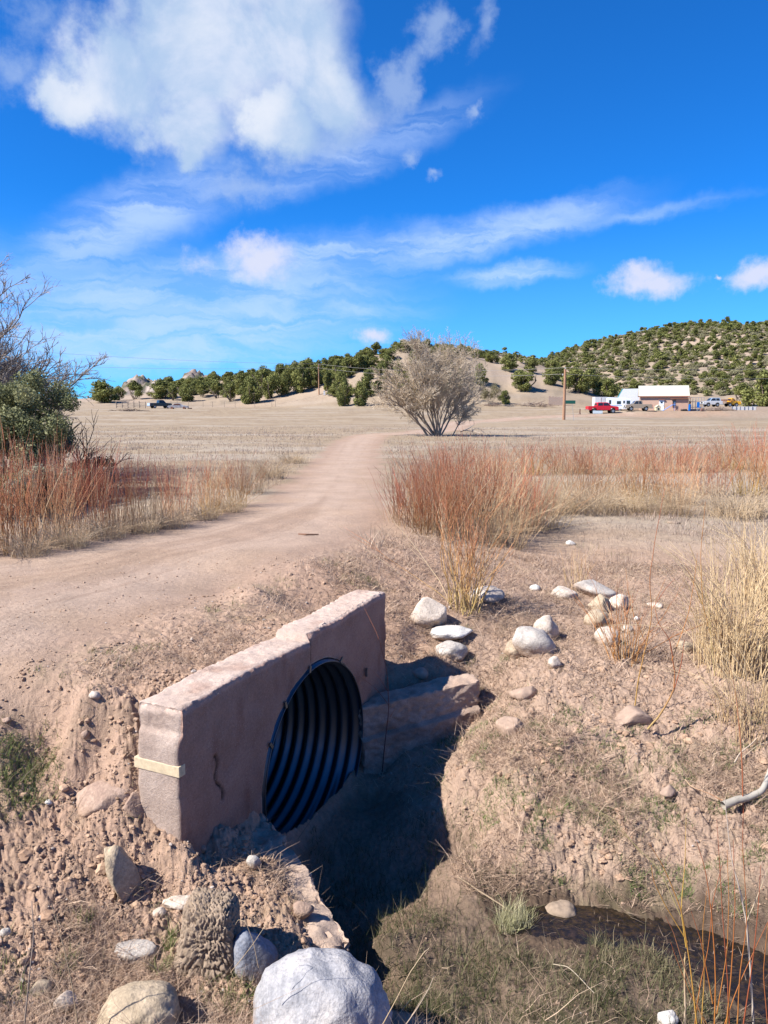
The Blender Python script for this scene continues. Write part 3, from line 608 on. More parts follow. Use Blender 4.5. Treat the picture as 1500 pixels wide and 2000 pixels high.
# ------------------------------------------------------------------ wing walls
def wing(name, label, P0, P1, z0, z1, zb, T, seed, lean=0, foot=0, amp=1.0):
    P0 = np.array(P0[:2]); P1 = np.array(P1[:2]); L_ = np.linalg.norm(P1 - P0); bm = gridbox(L_, T, zb, 0, .018); V0 = arr(bm); Vv = roundbox(V0, L_, T, zb, 0, .03)
    k = V0[:, 0] / L_; up = sst(V0[:, 2], zb, 0)
    Vv[:, 2] = zb + (Vv[:, 2] - zb) * (z0 + (z1 - z0) * k - zb) / -zb
    nn = n3f(Vv, 5, 3, seed); ff = n3f(Vv, 26, 3, seed + 4); out = np.stack([((V0[:, 0] > L_ - .01) * 1. - (V0[:, 0] < .01)), ((V0[:, 1] > -.01) * 1. - (V0[:, 1] < -T + .01)), (V0[:, 2] > -.01) * 1.], 1)
    Vv += out * (amp * (nn * .016 + ff * .010))[:, None]; Vv[:, 1] += lean * (-V0[:, 2])
    if foot: Vv[:, 1] += np.where(V0[:, 1] > -.01, foot * (1 - sst(V0[:, 2] + .12 * k, -.42, -.38)), 0)
    setv(bm, Vv); me = bpy.data.meshes.new(name); bm.to_mesh(me); bm.free()
    cc = np.ones((len(Vv), 4), np.float32); cc[:, :3] *= (1 - .3 * sst(n3f(V0, 4, 3, seed + 8), .1, .7))[:, None] * np.array([1.04, 1.0, .95]); a_ = me.attributes.new('col', 'FLOAT_COLOR', 'POINT'); a_.data.foreach_set('color', cc.ravel())
    me.polygons.foreach_set('use_smooth', np.ones(len(me.polygons), bool)); me.set_sharp_from_angle(angle=R(45))
    o = link(name, me, MATS['concrete']); d = P1 - P0; o.location = (P0[0], P0[1], 0); o.rotation_euler = (0, 0, math.atan2(d[1], d[0])); return tag(o, label, 'wing wall')
wing('wing_wall', 'low broken concrete wing wall running right from the culvert mouth into the bank', onz(938, 1328, -.66), w_of(2.18, .00), -.665, -.775, -1.5, .24, 3, foot=.05)
wing('concrete_apron', 'crumbling concrete apron edge sloping down in front of the culvert, left of the pipe', w_of(.80, .0), onz(688, 1838, -1.10), -.95, -1.11, -1.6, .34, 12, foot=0, amp=1.9)

# ------------------------------------------------------------------ rocks
def rockmat(name, c0, c1, c2, sc_=5):
    m, n, b = nmat(name); b.inputs['Roughness'].default_value = .85; L2 = n.links.new; t = n.nodes.new('ShaderNodeTexCoord')
    q = n.nodes.new('ShaderNodeTexNoise'); q.inputs['Scale'].default_value = sc_; q.inputs['Detail'].default_value = 9; q.inputs['Roughness'].default_value = .65; q.inputs['Distortion'].default_value = .8; L2(t.outputs['Object'], q.inputs['Vector'])
    r = n.nodes.new('ShaderNodeValToRGB'); e = r.color_ramp.elements; e[0].position = .36; e[0].color = (*c0, 1); e[1].position = .66; e[1].color = (*c2, 1); x = e.new(.5); x.color = (*c1, 1); L2(q.outputs['Fac'], r.inputs[0])
    q2 = n.nodes.new('ShaderNodeTexNoise'); q2.inputs['Scale'].default_value = 70; q2.inputs['Detail'].default_value = 6; L2(t.outputs['Object'], q2.inputs['Vector'])
    mrr = n.nodes.new('ShaderNodeMapRange'); mrr.inputs[1].default_value = .3; mrr.inputs[2].default_value = .7; mrr.inputs[3].default_value = .66; mrr.inputs[4].default_value = .95; L2(q2.outputs['Fac'], mrr.inputs[0])
    v = n.nodes.new('ShaderNodeVectorMath'); v.operation = 'SCALE'; L2(r.outputs[0], v.inputs[0]); L2(mrr.outputs[0], v.inputs['Scale'])
    # thin veins
    vz = n.nodes.new('ShaderNodeTexVoronoi'); vz.feature = 'DISTANCE_TO_EDGE'; vz.inputs['Scale'].default_value = sc_ * .9; vmx = n.nodes.new('ShaderNodeVectorMath'); vmx.operation = 'ADD'; L2(t.outputs['Object'], vmx.inputs[0]); L2(q.outputs['Color'], vmx.inputs[1]); L2(vmx.outputs[0], vz.inputs['Vector'])
    mv = n.nodes.new('ShaderNodeMapRange'); mv.inputs[1].default_value = 0; mv.inputs[2].default_value = .035; mv.inputs[3].default_value = .55; mv.inputs[4].default_value = 0; L2(vz.outputs[0], mv.inputs[0])
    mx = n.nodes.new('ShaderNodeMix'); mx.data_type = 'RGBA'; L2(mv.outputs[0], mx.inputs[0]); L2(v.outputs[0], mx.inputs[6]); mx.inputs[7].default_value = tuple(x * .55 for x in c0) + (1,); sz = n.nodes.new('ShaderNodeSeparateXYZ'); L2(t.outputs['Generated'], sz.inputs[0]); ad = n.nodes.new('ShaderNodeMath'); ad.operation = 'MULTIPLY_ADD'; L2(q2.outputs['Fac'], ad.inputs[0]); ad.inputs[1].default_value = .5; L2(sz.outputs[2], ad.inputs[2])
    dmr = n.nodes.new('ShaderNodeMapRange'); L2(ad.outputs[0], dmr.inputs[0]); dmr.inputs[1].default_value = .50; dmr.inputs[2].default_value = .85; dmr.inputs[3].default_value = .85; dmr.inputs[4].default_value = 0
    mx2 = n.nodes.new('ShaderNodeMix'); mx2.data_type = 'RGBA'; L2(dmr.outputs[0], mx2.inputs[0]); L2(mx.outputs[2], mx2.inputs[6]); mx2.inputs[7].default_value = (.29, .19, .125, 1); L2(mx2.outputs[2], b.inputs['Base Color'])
    bp = n.nodes.new('ShaderNodeBump'); bp.inputs['Distance'].default_value = .006; L2(q2.outputs['Fac'], bp.inputs['Height']); L2(bp.outputs[0], b.inputs['Normal']); return m
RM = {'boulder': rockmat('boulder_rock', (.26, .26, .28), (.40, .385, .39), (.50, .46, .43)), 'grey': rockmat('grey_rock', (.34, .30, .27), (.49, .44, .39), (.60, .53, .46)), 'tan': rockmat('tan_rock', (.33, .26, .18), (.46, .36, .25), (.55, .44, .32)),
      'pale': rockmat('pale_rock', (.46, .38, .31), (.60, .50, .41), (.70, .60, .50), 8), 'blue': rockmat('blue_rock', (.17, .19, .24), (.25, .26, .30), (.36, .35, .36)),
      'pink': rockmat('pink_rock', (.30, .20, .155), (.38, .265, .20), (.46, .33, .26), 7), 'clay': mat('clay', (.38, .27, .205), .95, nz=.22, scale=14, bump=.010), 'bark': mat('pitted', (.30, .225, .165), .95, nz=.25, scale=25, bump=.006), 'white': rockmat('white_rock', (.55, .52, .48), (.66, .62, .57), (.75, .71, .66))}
def ico(sub):
    bm = bmesh.new(); bmesh.ops.create_icosphere(bm, subdivisions=sub, radius=1); V = arr(bm); Fq = np.array([[v.index for v in f.verts] for f in bm.faces]); bm.free(); return V, Fq
ROCKS = []
ICO = {k: ico(k) for k in (1, 2, 3, 4, 5)}
def rock(px, py, wpx, hpx, mk, label, seed, sub=4, rough=.20, dz=0.0, rot=None, flat=.0, ang=.0, depth=None, sink=.25, tilt=0, name='rock', cat='rock', group=None):
    """px,py: the middle of the rock in the photograph; wpx,hpx: its extent there"""
    x, y, z = hit(px, py + hpx * .30); D = y * cos(PITCH) + (EYE - z) * sin(PITCH)
    w = wpx / F * D; h = hpx / F * D; V, Fq = ICO[sub]; V = V.copy()
    P = V * (1 + rough * n3f(V, .9, 2, seed)[:, None] + .05 * n3f(V, 3.2, 3, seed + 5)[:, None])
    if ang:                                                  # flatten against random planes to give facets
        rg = np.random.default_rng(seed)
        for _ in range(int(10 * ang)):
            nn = rg.normal(size=3); nn /= np.linalg.norm(nn); c = rg.uniform(.55, .85); d = P @ nn - c; P -= np.where(d > 0, d, 0)[:, None] * nn * .85
        P += V * .02 * n3f(V, 7, 2, seed + 2)[:, None]
    P *= np.array([w * .5, (depth if depth else w * .42), h * .55])
    if flat: zc = P[:, 2].max() * (1 - flat); P[:, 2] = np.where(P[:, 2] > zc, zc + (P[:, 2] - zc) * .3, P[:, 2])
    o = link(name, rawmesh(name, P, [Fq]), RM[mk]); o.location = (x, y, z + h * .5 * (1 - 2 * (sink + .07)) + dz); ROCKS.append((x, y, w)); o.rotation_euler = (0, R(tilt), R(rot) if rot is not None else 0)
    return tag(o, label, cat, group)
rock(628, 1955, 275, 240, 'boulder', 'big rounded grey boulder with fine cracks at the bottom edge, right of the pitted stump', 4, 5, sink=.26, depth=.25, tilt=8, rot=-12, rough=.045, name='boulder', cat='boulder')
rock(276, 1970, 155, 110, 'tan', 'smooth tan boulder at the bottom edge below the pitted stump', 9, 5, sink=.28, depth=.15, rough=.10, name='boulder', cat='boulder')
rock(500, 1850, 90, 120, 'blue', 'dark blue-grey rock wedged between the pitted stump and the big grey boulder', 13, 4, ang=.4, sink=.3)
rock(264, 1848, 92, 40, 'grey', 'flat blue-grey stone slab lying on the dirt left of the pitted stump', 21, 4, flat=.5, sink=.42, depth=.07)
rock(130, 1950, 52, 52, 'pale', 'angular pale stone at the bottom left, left of the tan boulder', 31, 3, ang=1, sink=.3)
rock(80, 1925, 50, 40, 'tan', 'half-buried dull stone behind the angular pale one at the bottom left', 33, 3, ang=.8, sink=.4)
rock(10, 1822, 24, 24, 'grey', 'small round grey stone at the left edge of the bottom dirt slope', 34, 3)
rock(75, 1796, 20, 16, 'pale', 'small pale stone on the dirt slope above the bottom left weeds', 35, 3, ang=.8)
rock(311, 1781, 26, 16, 'pale', 'small oval pale pebble left of the top of the pitted stump', 36, 3)
rock(95, 1567, 14, 12, 'white', 'tiny white pebble on the dirt slope under the left grass tuft', 37, 2)
rock(243, 1685, 46, 130, 'tan', 'long narrow yellowish stone standing slantwise in the dirt below the headwall end', 41, 4, ang=.5, sink=.36, depth=.10, tilt=-22)
rock(360, 1757, 90, 22, 'pale', 'thin pale ledge of stone just above the pitted stump', 43, 4, flat=.4, sink=.4, depth=.05)
rock(497, 1682, 34, 30, 'grey', 'small angular grey stone on the rubble slope in front of the headwall', 47, 3, ang=1, sink=.15)
rock(590, 1772, 44, 32, 'pink', 'pale pinkish stone on the lower rubble slope above the big boulder', 48, 3, ang=.6, sink=.2)
rock(585, 1700, 40, 20, 'pink', 'flat pinkish stone set in the concrete apron edge', 49, 3, ang=.6, sink=.35)
rock(395, 1655, 16, 16, 'pink', 'little reddish cobble at the foot of the headwall corner', 50, 2)
rock(205, 1510, 120, 76, 'pink', 'large pinkish block half buried left of the headwall end', 53, 4, ang=1, sink=.55, flat=.3, depth=.14, dz=-.05)
rock(262, 1545, 50, 70, 'pink', 'rough pink lump of rubble against the headwall end under the wood strip', 54, 4, ang=1, sink=.5, depth=.08, dz=-.03)
rock(186, 1355, 26, 18, 'pale', 'small pale stone on the road shoulder left of the headwall', 57, 3, ang=1)
rock(165, 1432, 20, 20, 'pink', 'small clod-like stone on the slope above the left grass tuft', 58, 3, ang=.7)
rock(14, 1405, 20, 12, 'pink', 'small stone at the left edge above the green grass tuft', 59, 3, ang=.7)
rock(838, 1195, 74, 58, 'pale', 'pale angular boulder at the left foot of the yellow-stemmed willow', 61, 4, ang=.8, sink=.2)
rock(877, 1233, 78, 24, 'white', 'long flat white stone below the pale boulder by the yellow-stemmed willow', 62, 4, flat=.3, sink=.2)
rock(882, 1268, 62, 36, 'grey', 'rounded grey stone under the long flat white stone', 63, 4, sink=.25)
rock(1002, 1268, 36, 40, 'tan', 'small upright cream stone at the left of the trio of stones on the bank', 64, 4, ang=.4, sink=.2, tilt=15)
rock(1042, 1255, 86, 62, 'grey', 'largest smooth grey boulder of the trio of stones on the bank', 65, 4, sink=.16, tilt=14)
rock(1062, 1232, 50, 48, 'pale', 'oval grey stone leaning behind the largest boulder on the bank', 66, 4, sink=.1, tilt=25)
rock(1083, 1294, 36, 26, 'pale', 'small square-edged stone at the lower right of the trio on the bank', 67, 3, ang=1, sink=.2)
rock(1101, 1156, 54, 26, 'pale', 'pale stone lying between the yellow willow and the striped rock', 68, 4, ang=.4)
rock(1168, 1150, 100, 34, 'grey', 'elongated grey-and-white rock at the back of the right stone row', 69, 4, ang=.5, tilt=18, sink=.2)
rock(1212, 1176, 46, 36, 'pale', 'pale block at the right end of the elongated grey-and-white rock', 70, 4, ang=.8, sink=.2)
rock(1172, 1180, 52, 46, 'tan', 'upright beige rock in front of the elongated grey-and-white rock', 71, 4, ang=.8, sink=.2)
rock(1166, 1208, 52, 34, 'tan', 'rounded beige stone in the middle of the right stone row', 72, 4, sink=.2)
rock(1185, 1245, 46, 40, 'pale', 'pale egg-shaped stone at the bottom of the right stone row', 73, 4, tilt=25, sink=.2)
rock(1338, 1262, 34, 26, 'tan', 'lone tan stone right of the stone row, before the tall dry grass', 74, 3, ang=.4, sink=.2)
rock(1243, 1208, 12, 11, 'white', 'tiny bright white stone in the willow sprouts of the right stone row', 75, 2)
rock(1225, 1228, 26, 16, 'pale', 'small flat pale stone under the tiny white one', 77, 3)
rock(1282, 1180, 40, 10, 'pale', 'thin sliver of pale stone on the flat beyond the stone row', 78, 3, ang=.5)
rock(950, 1160, 74, 34, 'pale', 'pale stone half hidden behind the stems of the yellow willow', 79, 3, ang=.5)
rock(1045, 1148, 22, 14, 'white', 'little whitish stone on the flat right of the yellow willow', 80, 3)
rock(1115, 1060, 20, 12, 'white', 'small white stone in the bare patch behind the willow row', 81, 3, ang=.5)
rock(1315, 1020, 24, 7, 'bark', 'dark flat cow pat on the bare ground at the right', 82, 3, name='dung', cat='dung')
rock(1098, 1776, 56, 34, 'bark', 'rounded brown stone standing in the shallow water', 83, 4, sink=.25)
rock(1135, 1803, 60, 22, 'bark', 'flat brown stone just awash in the creek', 84, 4, sink=.36, dz=-.02)
rock(1303, 1990, 44, 40, 'white', 'bright white stone at the bottom edge by the red stems', 85, 4, ang=.4, sink=.2)
rock(1232, 1390, 80, 44, 'clay', 'dry clay lump on the brink of the right bank', 86, 4, ang=1.3, sink=.42, name='clay_lump', cat='clay lump')
rock(1305, 1540, 36, 26, 'clay', 'flat-faced clay lump in the grass of the right bank', 87, 3, ang=1.3, sink=.42, name='clay_lump', cat='clay lump')
rock(1030, 1345, 60, 40, 'clay', 'cracked clay lump under the trio of stones', 88, 4, ang=1.3, sink=.42, name='clay_lump', cat='clay lump')
rock(1000, 1410, 66, 48, 'clay', 'broad clay lump beside the end of the wing wall', 89, 4, ang=1.3, sink=.42, name='clay_lump', cat='clay lump')
rock(820, 1310, 36, 24, 'clay', 'reddish lump in the shade between headwall and wing wall', 92, 3, ang=1.3, sink=.42, name='clay_lump', cat='clay lump')

# pitted stump: an upright block, deeply pitted in long grooves
x, y, z = hit(405, 1880); D = y * cos(PITCH) + (EYE - z) * sin(PITCH)
bm = gridbox(.30, .20, -.12, .30, .006); V0 = arr(bm); Vv = roundbox(V0, .30, .20, -.12, .30, .05)
ctr = np.array([.15, -.10, .09]); dd = Vv - ctr; dn = dd / np.array([.15, .10, .21]); l = np.linalg.norm(dn, axis=1)
groove = np.abs(gn(Vv[:, 0] * 62 + 1.2 * gn(Vv[:, 2] * 18, Vv[:, 1] * 18), Vv[:, 2] * 20 + Vv[:, 1] * 30) + .55 * gn(Vv[:, 1] * 70, Vv[:, 2] * 24 + 3) * (np.abs(dn[:, 0]) > .9))
g2 = np.abs(gn(Vv[:, 0] * 34 + 5, Vv[:, 1] * 40 + Vv[:, 2] * 13))
disp = -.015 * (1 - sst(groove, .02, .26)) - .014 * (1 - sst(g2, .0, .18)) + .012 * n3f(Vv, 9, 3, 3)
Vv += dd / (np.linalg.norm(dd, axis=1, keepdims=True)) * disp[:, None]; Vv[:, 0] = ctr[0] + (Vv[:, 0] - ctr[0]) * (1 - .22 * (Vv[:, 2] - .0) / .3)
Vv -= np.array([.15, -.10, 0]); setv(bm, Vv); me = bpy.data.meshes.new('stump'); bm.to_mesh(me); bm.free(); me.polygons.foreach_set('use_smooth', np.ones(len(me.polygons), bool))
o = link('stump', me, RM['bark']); o.location = (x, y + .03, z); o.rotation_euler = (R(-6), R(3), R(-6)); tag(o, 'upright brown stump with deep wormy grooves, left of the big grey boulder', 'stump')
# ------------------------------------------------------------------ plant materials (colour comes from each mesh's own data)
def plantmat(name, rough=.7, trans=.0, spec=.2, tint=(.80, .80, .80)):
    m, n, b = nmat(name); b.inputs['Roughness'].default_value = rough; b.inputs['Specular IOR Level'].default_value = spec
    a = n.nodes.new('ShaderNodeAttribute'); a.attribute_name = 'col'; vq = n.nodes.new('ShaderNodeVectorMath'); vq.operation = 'MULTIPLY'; vq.inputs[1].default_value = tint; n.links.new(a.outputs['Color'], vq.inputs[0]); n.links.new(vq.outputs[0], b.inputs['Base Color'])
    if trans:
        tr = n.nodes.new('ShaderNodeBsdfTranslucent'); n.links.new(vq.outputs[0], tr.inputs[0]); mx = n.nodes.new('ShaderNodeMixShader'); mx.inputs[0].default_value = trans
        o = n.nodes['Material Output']; n.links.new(b.outputs[0], mx.inputs[1]); n.links.new(tr.outputs[0], mx.inputs[2]); n.links.new(mx.outputs[0], o.inputs[0])
    return m
STEM = plantmat('stems', .65); LEAF = plantmat('foliage', .75, .22); BLADE = plantmat('blades', .7, .25, tint=(.80, .78, .92))
def mixc(a, b, t): return np.asarray(a) * (1 - t[..., None]) + np.asarray(b) * t[..., None]

# ------------------------------------------------------------------ scattered pebbles and crumbs of clay (stuff)
def scatter_polar(n, r0, r1, a0=-36, a1=36, g=None):
    g = g or rng; r = np.exp(g.uniform(math.log(r0), math.log(r1), n)); a = np.radians(g.uniform(a0, a1, n)); return r * np.sin(a), r * np.cos(a)
def crumbs(name, x, y, size, colfn, sub=1, sink=.3, flat=.7):
    z = ground_z(x, y); V, Fq = ICO[sub]; n = len(x); q = rng.normal(size=(n, len(V), 1)) * .13 + 1
    P = V[None] * q; ax = rng.uniform(.6, 1.25, (n, 1, 3)); ax[..., 2] *= flat; P = P * ax
    a = rng.uniform(0, 2 * pi, n); c, s = np.cos(a)[:, None], np.sin(a)[:, None]
    X = P[..., 0] * c - P[..., 1] * s; Y = P[..., 0] * s + P[..., 1] * c
    P = np.stack([X, Y, P[..., 2]], -1) * size[:, None, None] + np.stack([x, y, z + size * flat * (1 - 2 * sink)], -1)[:, None, :]
    Q = (Fq[None] + (np.arange(n) * len(V))[:, None, None]).reshape(-1, 3); cc = np.repeat(colfn(n), len(V), 0)
    return link(name, rawmesh(name, P.reshape(-1, 3), [Q], cc, smooth=False), crumb_m)
crumb_m = mat('crumbs', (1, 1, 1), .95, nz=.2, scale=60, attr=True, spec=.1)
def region_ok(x, y):
    s, t = st_of(x, y); inwall = (s > -.02) & (s < 2.72) & (t > -.32) & (t < .02); return ~inwall
x, y = scatter_polar(80000, 2.3, 8.5); rs = road_sd(x, y); s, t = st_of(x, y)
zz_ = hz(x, y); leftd = (x < -.1) & (y < 4.9) & (t > -1.5); bankd = (t > .1) & (x > .3) & (y > 4.2) & (y < 6.5)
p = np.where(rs < -.3, .22, np.where(leftd, 1, np.where(bankd, .42, .35))) * np.where(fbm(x * 1.7, y * 1.7, 3) > .0, 1, .22)
p = np.where((y < 4.1) & (x > 0) & (zz_ < -1.1), p * .15, p); k = (rng.random(len(x)) < p) & region_ok(x, y) & (zz_ > -1.33); x, y, rs, leftd = x[k], y[k], rs[k], leftd[k]
size = np.exp(rng.normal(-5.35, .55, len(x))); size = np.clip(size * .82, .0022, .015) * np.where(rs < -.2, .6, 1) * np.where(leftd, 1.15, 1) * np.clip(np.hypot(x, y) / 4, 1, 1.6)
def ccol(n):
    t = rng.random(n); c = mixc((.27, .175, .118), (.36, .25, .18), t); g = rng.random(n) < .05; c[g] = mixc((.26, .22, .20), (.46, .40, .35), rng.random(g.sum())); return c * rng.uniform(.85, 1.12, (n, 1))
tag(crumbs('gravel', x, y, size, ccol), 'loose pebbles and clay crumbs over the dirt', 'gravel', kind='stuff')

x, y = scatter_polar(9000, 2.4, 7.2); s, t = st_of(x, y); z0 = hz(x, y); rs = road_sd(x, y)
lm = (x < .1) & (y < 4.7) & (t > -1.2) & (rs > .25); bm2 = (t > .15) & (x > .5) & (y > 4.35) & (y < 6.6)
p = np.where(lm, .42, np.where(bm2, .62, 0)) * sst(fbm(x * 2.3 + 4, y * 2.3, 3), -.1, .3); k = (rng.random(len(x)) < p) & region_ok(x, y) & (z0 > -1.28); x, y = x[k], y[k]
def clodcol(n): return mixc((.31, .20, .135), (.38, .26, .18), rng.random(n)) * rng.uniform(.9, 1.08, (n, 1))
tag(crumbs('clods', x, y, np.clip(np.exp(rng.normal(-4.1, .45, len(x))), .007, .04), clodcol, sub=2, sink=.42, flat=.7), 'broken clods of dry clay on the banks', 'clods', kind='stuff')
# ------------------------------------------------------------------ grass and straw (stuff)
def blades(name, x, y, L, W, lean, colA, colB, flatk=0.0, K=4, z=None, curl=.5, jitter=.02, tipcol=None):
    n = len(x); z = ground_z(x, y) if z is None else z; a = rng.uniform(0, 2 * pi, n); d = np.stack([np.cos(a), np.sin(a)], 1); tt = np.linspace(0, 1, K)
    hor = (lean[:, None] * L[:, None] * tt ** (1 + curl)[:, None]) if isinstance(curl, np.ndarray) else lean[:, None] * L[:, None] * tt[None] ** (1 + curl)
    up = L[:, None] * np.sqrt(np.clip(1 - lean[:, None] ** 2, .02, 1)) * (tt[None] - .35 * flatk * tt[None] ** 2)
    wob = rng.normal(0, jitter, (n, K)) * L[:, None]; sd = np.stack([-d[:, 1], d[:, 0]], 1)
    P = np.stack([x[:, None] + d[:, 0:1] * hor + sd[:, 0:1] * wob, y[:, None] + d[:, 1:2] * hor + sd[:, 1:2] * wob, z[:, None] - .006 + up], -1)
    w = W[:, None] * (1 - .85 * tt[None] ** 1.5); a2 = a + pi / 2 + rng.normal(0, .7, n); S = np.stack([np.cos(a2), np.sin(a2), rng.normal(0, .3, n)], 1)
    V, Q = ribbons(P, w, S); c = mixc(colA, colB, rng.random(n)) * rng.uniform(.75, 1.2, (n, 1)); c = np.repeat(c[:, None, :], K, 1)
    if tipcol is not None: c = mixc(c, np.broadcast_to(tipcol, c.shape), np.broadcast_to(tt ** 2, (n, K)))
    c = np.repeat(c, 2, 1).reshape(-1, 3)
    return V, Q, c
class Acc:
    def __init__(s): s.V = []; s.Q = []; s.c = []; s.n = 0
    def add(s, t): V, Q, c = t; s.V.append(V); s.Q.append(Q + s.n); s.c.append(c); s.n += len(V)
    def build(s, name, m, parent=None, smooth=True):
        q = s.Q; sh = {}
        for a in q: sh.setdefault(a.shape[1], []).append(a)
        return link(name, rawmesh(name, np.vstack(s.V), [np.vstack(v) for v in sh.values()], np.vstack(s.c), smooth), m, parent)
U_ = rng.uniform
def clear(x, y, m=.0):
    return region_ok(x, y) & (road_sd(x, y) > m)
straw = Acc()
# matted straw on the banks and around the ditch
x, y = scatter_polar(560000, 2.2, 10.5); s, t = st_of(x, y); z0 = hz(x, y); rsd_ = road_sd(x, y)
dens = fbm(x * 1.3 + 8, y * 1.3, 4)
bank = (t > .05) & (x > .15)
p = np.where(bank, .22 + .75 * sst(dens, -.25, .35) * sst(-z0, .68, .9) + .35 * sst(dens, .0, .4), .10 + .32 * sst(dens, .05, .5))
p = np.where((x < .1) & (y < 4.6) & (t > -1), .02 + .5 * sst(dens + .45 * (1 - sst(y, 2.9, 3.5)), .1, .6), p)
p = np.where((y > 6.6) & (x > -.5), .30 + .4 * sst(dens, -.1, .4), p)
p *= sst(rsd_, .0, .6); p = np.where(z0 < -1.345, 0, p); p = np.where(bank & (y < 6.5), p * .72, p); p = np.where((x > -.1) & (y < 4.05) & (z0 < -1.05), p * .05, p)
k = (rng.random(len(x)) < p) & region_ok(x, y); x, y = x[k], y[k]; n = len(x)
straw.add(blades('', x, y, np.exp(rng.normal(-2.45, .5, n)), U_(.0018, .0046, n) * np.clip(np.hypot(x, y) / 4.5, .8, 1.7), U_(.66, .985, n), (.34, .235, .14), (.66, .50, .31), flatk=.6, K=4, jitter=.05))
tag(straw.build('straw', BLADE), 'matted dry straw lying over the banks of the ditch', 'straw', kind='stuff')
# green and half-dry grass: short tufts
green = Acc()
def tuft_pts(cx, cy, rad, n): a = U_(0, 2 * pi, n); r = rad * np.sqrt(rng.random(n)); return cx + r * np.cos(a), cy + r * np.sin(a)
def tufts(lst, acc, h=.07, cA=(.10, .16, .035), cB=(.30, .30, .10), w=(.002, .0045), lean=(.1, .9)):
    for (px, py, rpx, n) in lst:
        X, Y, Z = hit(px, py); D = math.hypot(X, Y); xx, yy = tuft_pts(X, Y, rpx / F * D, n); k = region_ok(xx, yy); xx, yy = xx[k], yy[k]; m_ = len(xx)
        if m_: acc.add(blades('', xx, yy, h * np.exp(rng.normal(0, .35, m_)), U_(*w, m_), U_(*lean, m_), cA, cB, flatk=.3, K=4))
tufts([(30,1490,50,520),(70,1530,55,520),(20,1560,50,360),(90,1460,30,120),(15,1460,24,150)], green, .055, cB=(.30, .32, .10), lean=(.35, .97))
tufts([(265,1268,16,60),(215,1275,14,40),(300,1265,20,60),(75,1310,18,40),(125,1318,10,20),(240,1305,20,40)], green, .035)
tufts([(700,1135,40,160),(560,1140,26,70),(640,1100,20,50),(180,1275,10,20),(415,1195,18,50),(470,1180,20,30),(720,1135,20,80),(520,1152,30,60)], green, .045)
tufts([(160,1800,24,50),(330,1850,10,70),(335,1830,8,60),(310,1900,20,60),(130,1890,26,60),(40,1950,30,40),(20,1890,24,40),(330,1880,10,60),(440,1935,60,160),(470,1960,40,120)], green, .07, cB=(.36, .34, .14))
tufts([(845,1660,16,40),(920,1590,40,130),(900,1270,16,60),(915,1290,14,50),(940,1350,10,30),(910,1235,16,60),(975,1310,14,40),(985,1290,12,50),(845,1210,20,60),(1000,1560,60,180),(1100,1560,60,160),
       (1190,1520,50,160),(1260,1590,50,100),(1180,1600,30,60),(1260,1490,20,50),(1000,1430,14,20),(1330,1440,14,30),(1165,1370,12,20),(1400,1470,30,60),(1430,1480,26,80),(1490,1450,20,40),(1080,1500,40,60),(1290,1460,16,40),(1130,1470,20,30),(1480,1560,20,60),
       (1180,1255,10,40),(1215,1260,10,40),(1175,1205,10,20),(1200,1150,14,20),(1150,1070,30,40),(1200,1085,30,40)], green, .055, cB=(.30, .30, .12))
for (rx, ry, rw) in ROCKS:
    if rw < .05: continue
    m_ = int(40 + 260 * rw); a_ = U_(0, 2 * pi, m_); xx = rx + np.cos(a_) * rw * U_(.42, .75, m_); yy = ry + np.sin(a_) * rw * U_(.36, .65, m_); k = region_ok(xx, yy) & (hz(xx, yy) > -1.34); xx, yy = xx[k], yy[k]; m_ = len(xx)
    if m_: green.add(blades('', xx, yy, .04 * np.exp(rng.normal(0, .5, m_)), U_(.0016, .004, m_), U_(.3, .97, m_), (.20, .20, .08), (.50, .38, .22), flatk=.5, K=4))
x, y = scatter_polar(70000, 3.9, 6.3, 3, 32); s, t = st_of(x, y); z0 = hz(x, y); d_ = fbm(x * 4.5 + 13, y * 4.5, 3)
k = (z0 < -.72) & (z0 > -1.3) & (t > .2) & (rng.random(len(x)) < 1.0 * sst(d_, .09, .36)); x, y = x[k], y[k]; n = len(x)
green.add(blades('', x, y, .038 * np.exp(rng.normal(0, .4, n)), U_(.0018, .0042, n), U_(.2, .95, n), (.10, .19, .04), (.27, .33, .10), flatk=.4, K=4))
# near bank: rank half-green grass between the boulder and the water
x, y = scatter_polar(60000, 2.4, 5.2, -6, 34); s, t = st_of(x, y); z0 = hz(x, y)
inw = poly_sd(x, y, WATER[:, :2]) if WATER.ndim == 2 else np.ones(len(x))
d_ = fbm(x * 3.0 + 3, y * 3.0 + 1, 3); near_ = (z0 < -1.18) & (y < 3.9) & (inw > .04); mouth_ = (z0 < -1.25) & (y >= 3.9) & (inw > .05)
p = np.where(near_, .3 + .7 * sst(d_, -.15, .35), np.where(mouth_, .22 + .5 * sst(d_, -.1, .3), 0)); k = (rng.random(len(x)) < p) & region_ok(x, y); x, y = x[k], y[k]; n = len(x)
green.add(blades('', x, y, .055 * np.exp(rng.normal(0, .45, n)), U_(.0016, .0038, n), U_(.15, .97, n), (.040, .065, .016), (.14, .13, .05), flatk=.4, K=4))  # dark green blades, darkened further for the bank's shade
k = rng.random(n) < .14; green.add(blades('', x[k], y[k], .075 * np.exp(rng.normal(0, .45, k.sum())), U_(.0018, .0042, k.sum()), U_(.25, .97, k.sum()), (.16, .15, .06), (.42, .35, .20), flatk=.4, K=4))
tufts([(1010,1800,34,420),(990,1810,26,220)], green, .10, (.38, .38, .15), (.62, .58, .32))
tufts([(1170,1850,20,90),(1240,1880,70,420),(1300,1900,40,200),(1120,1910,80,300),(1350,1960,60,260),(1000,1890,60,160),(900,1880,60,140),(850,1950,60,120)], green, .075, (.11, .13, .045), (.34, .28, .15))
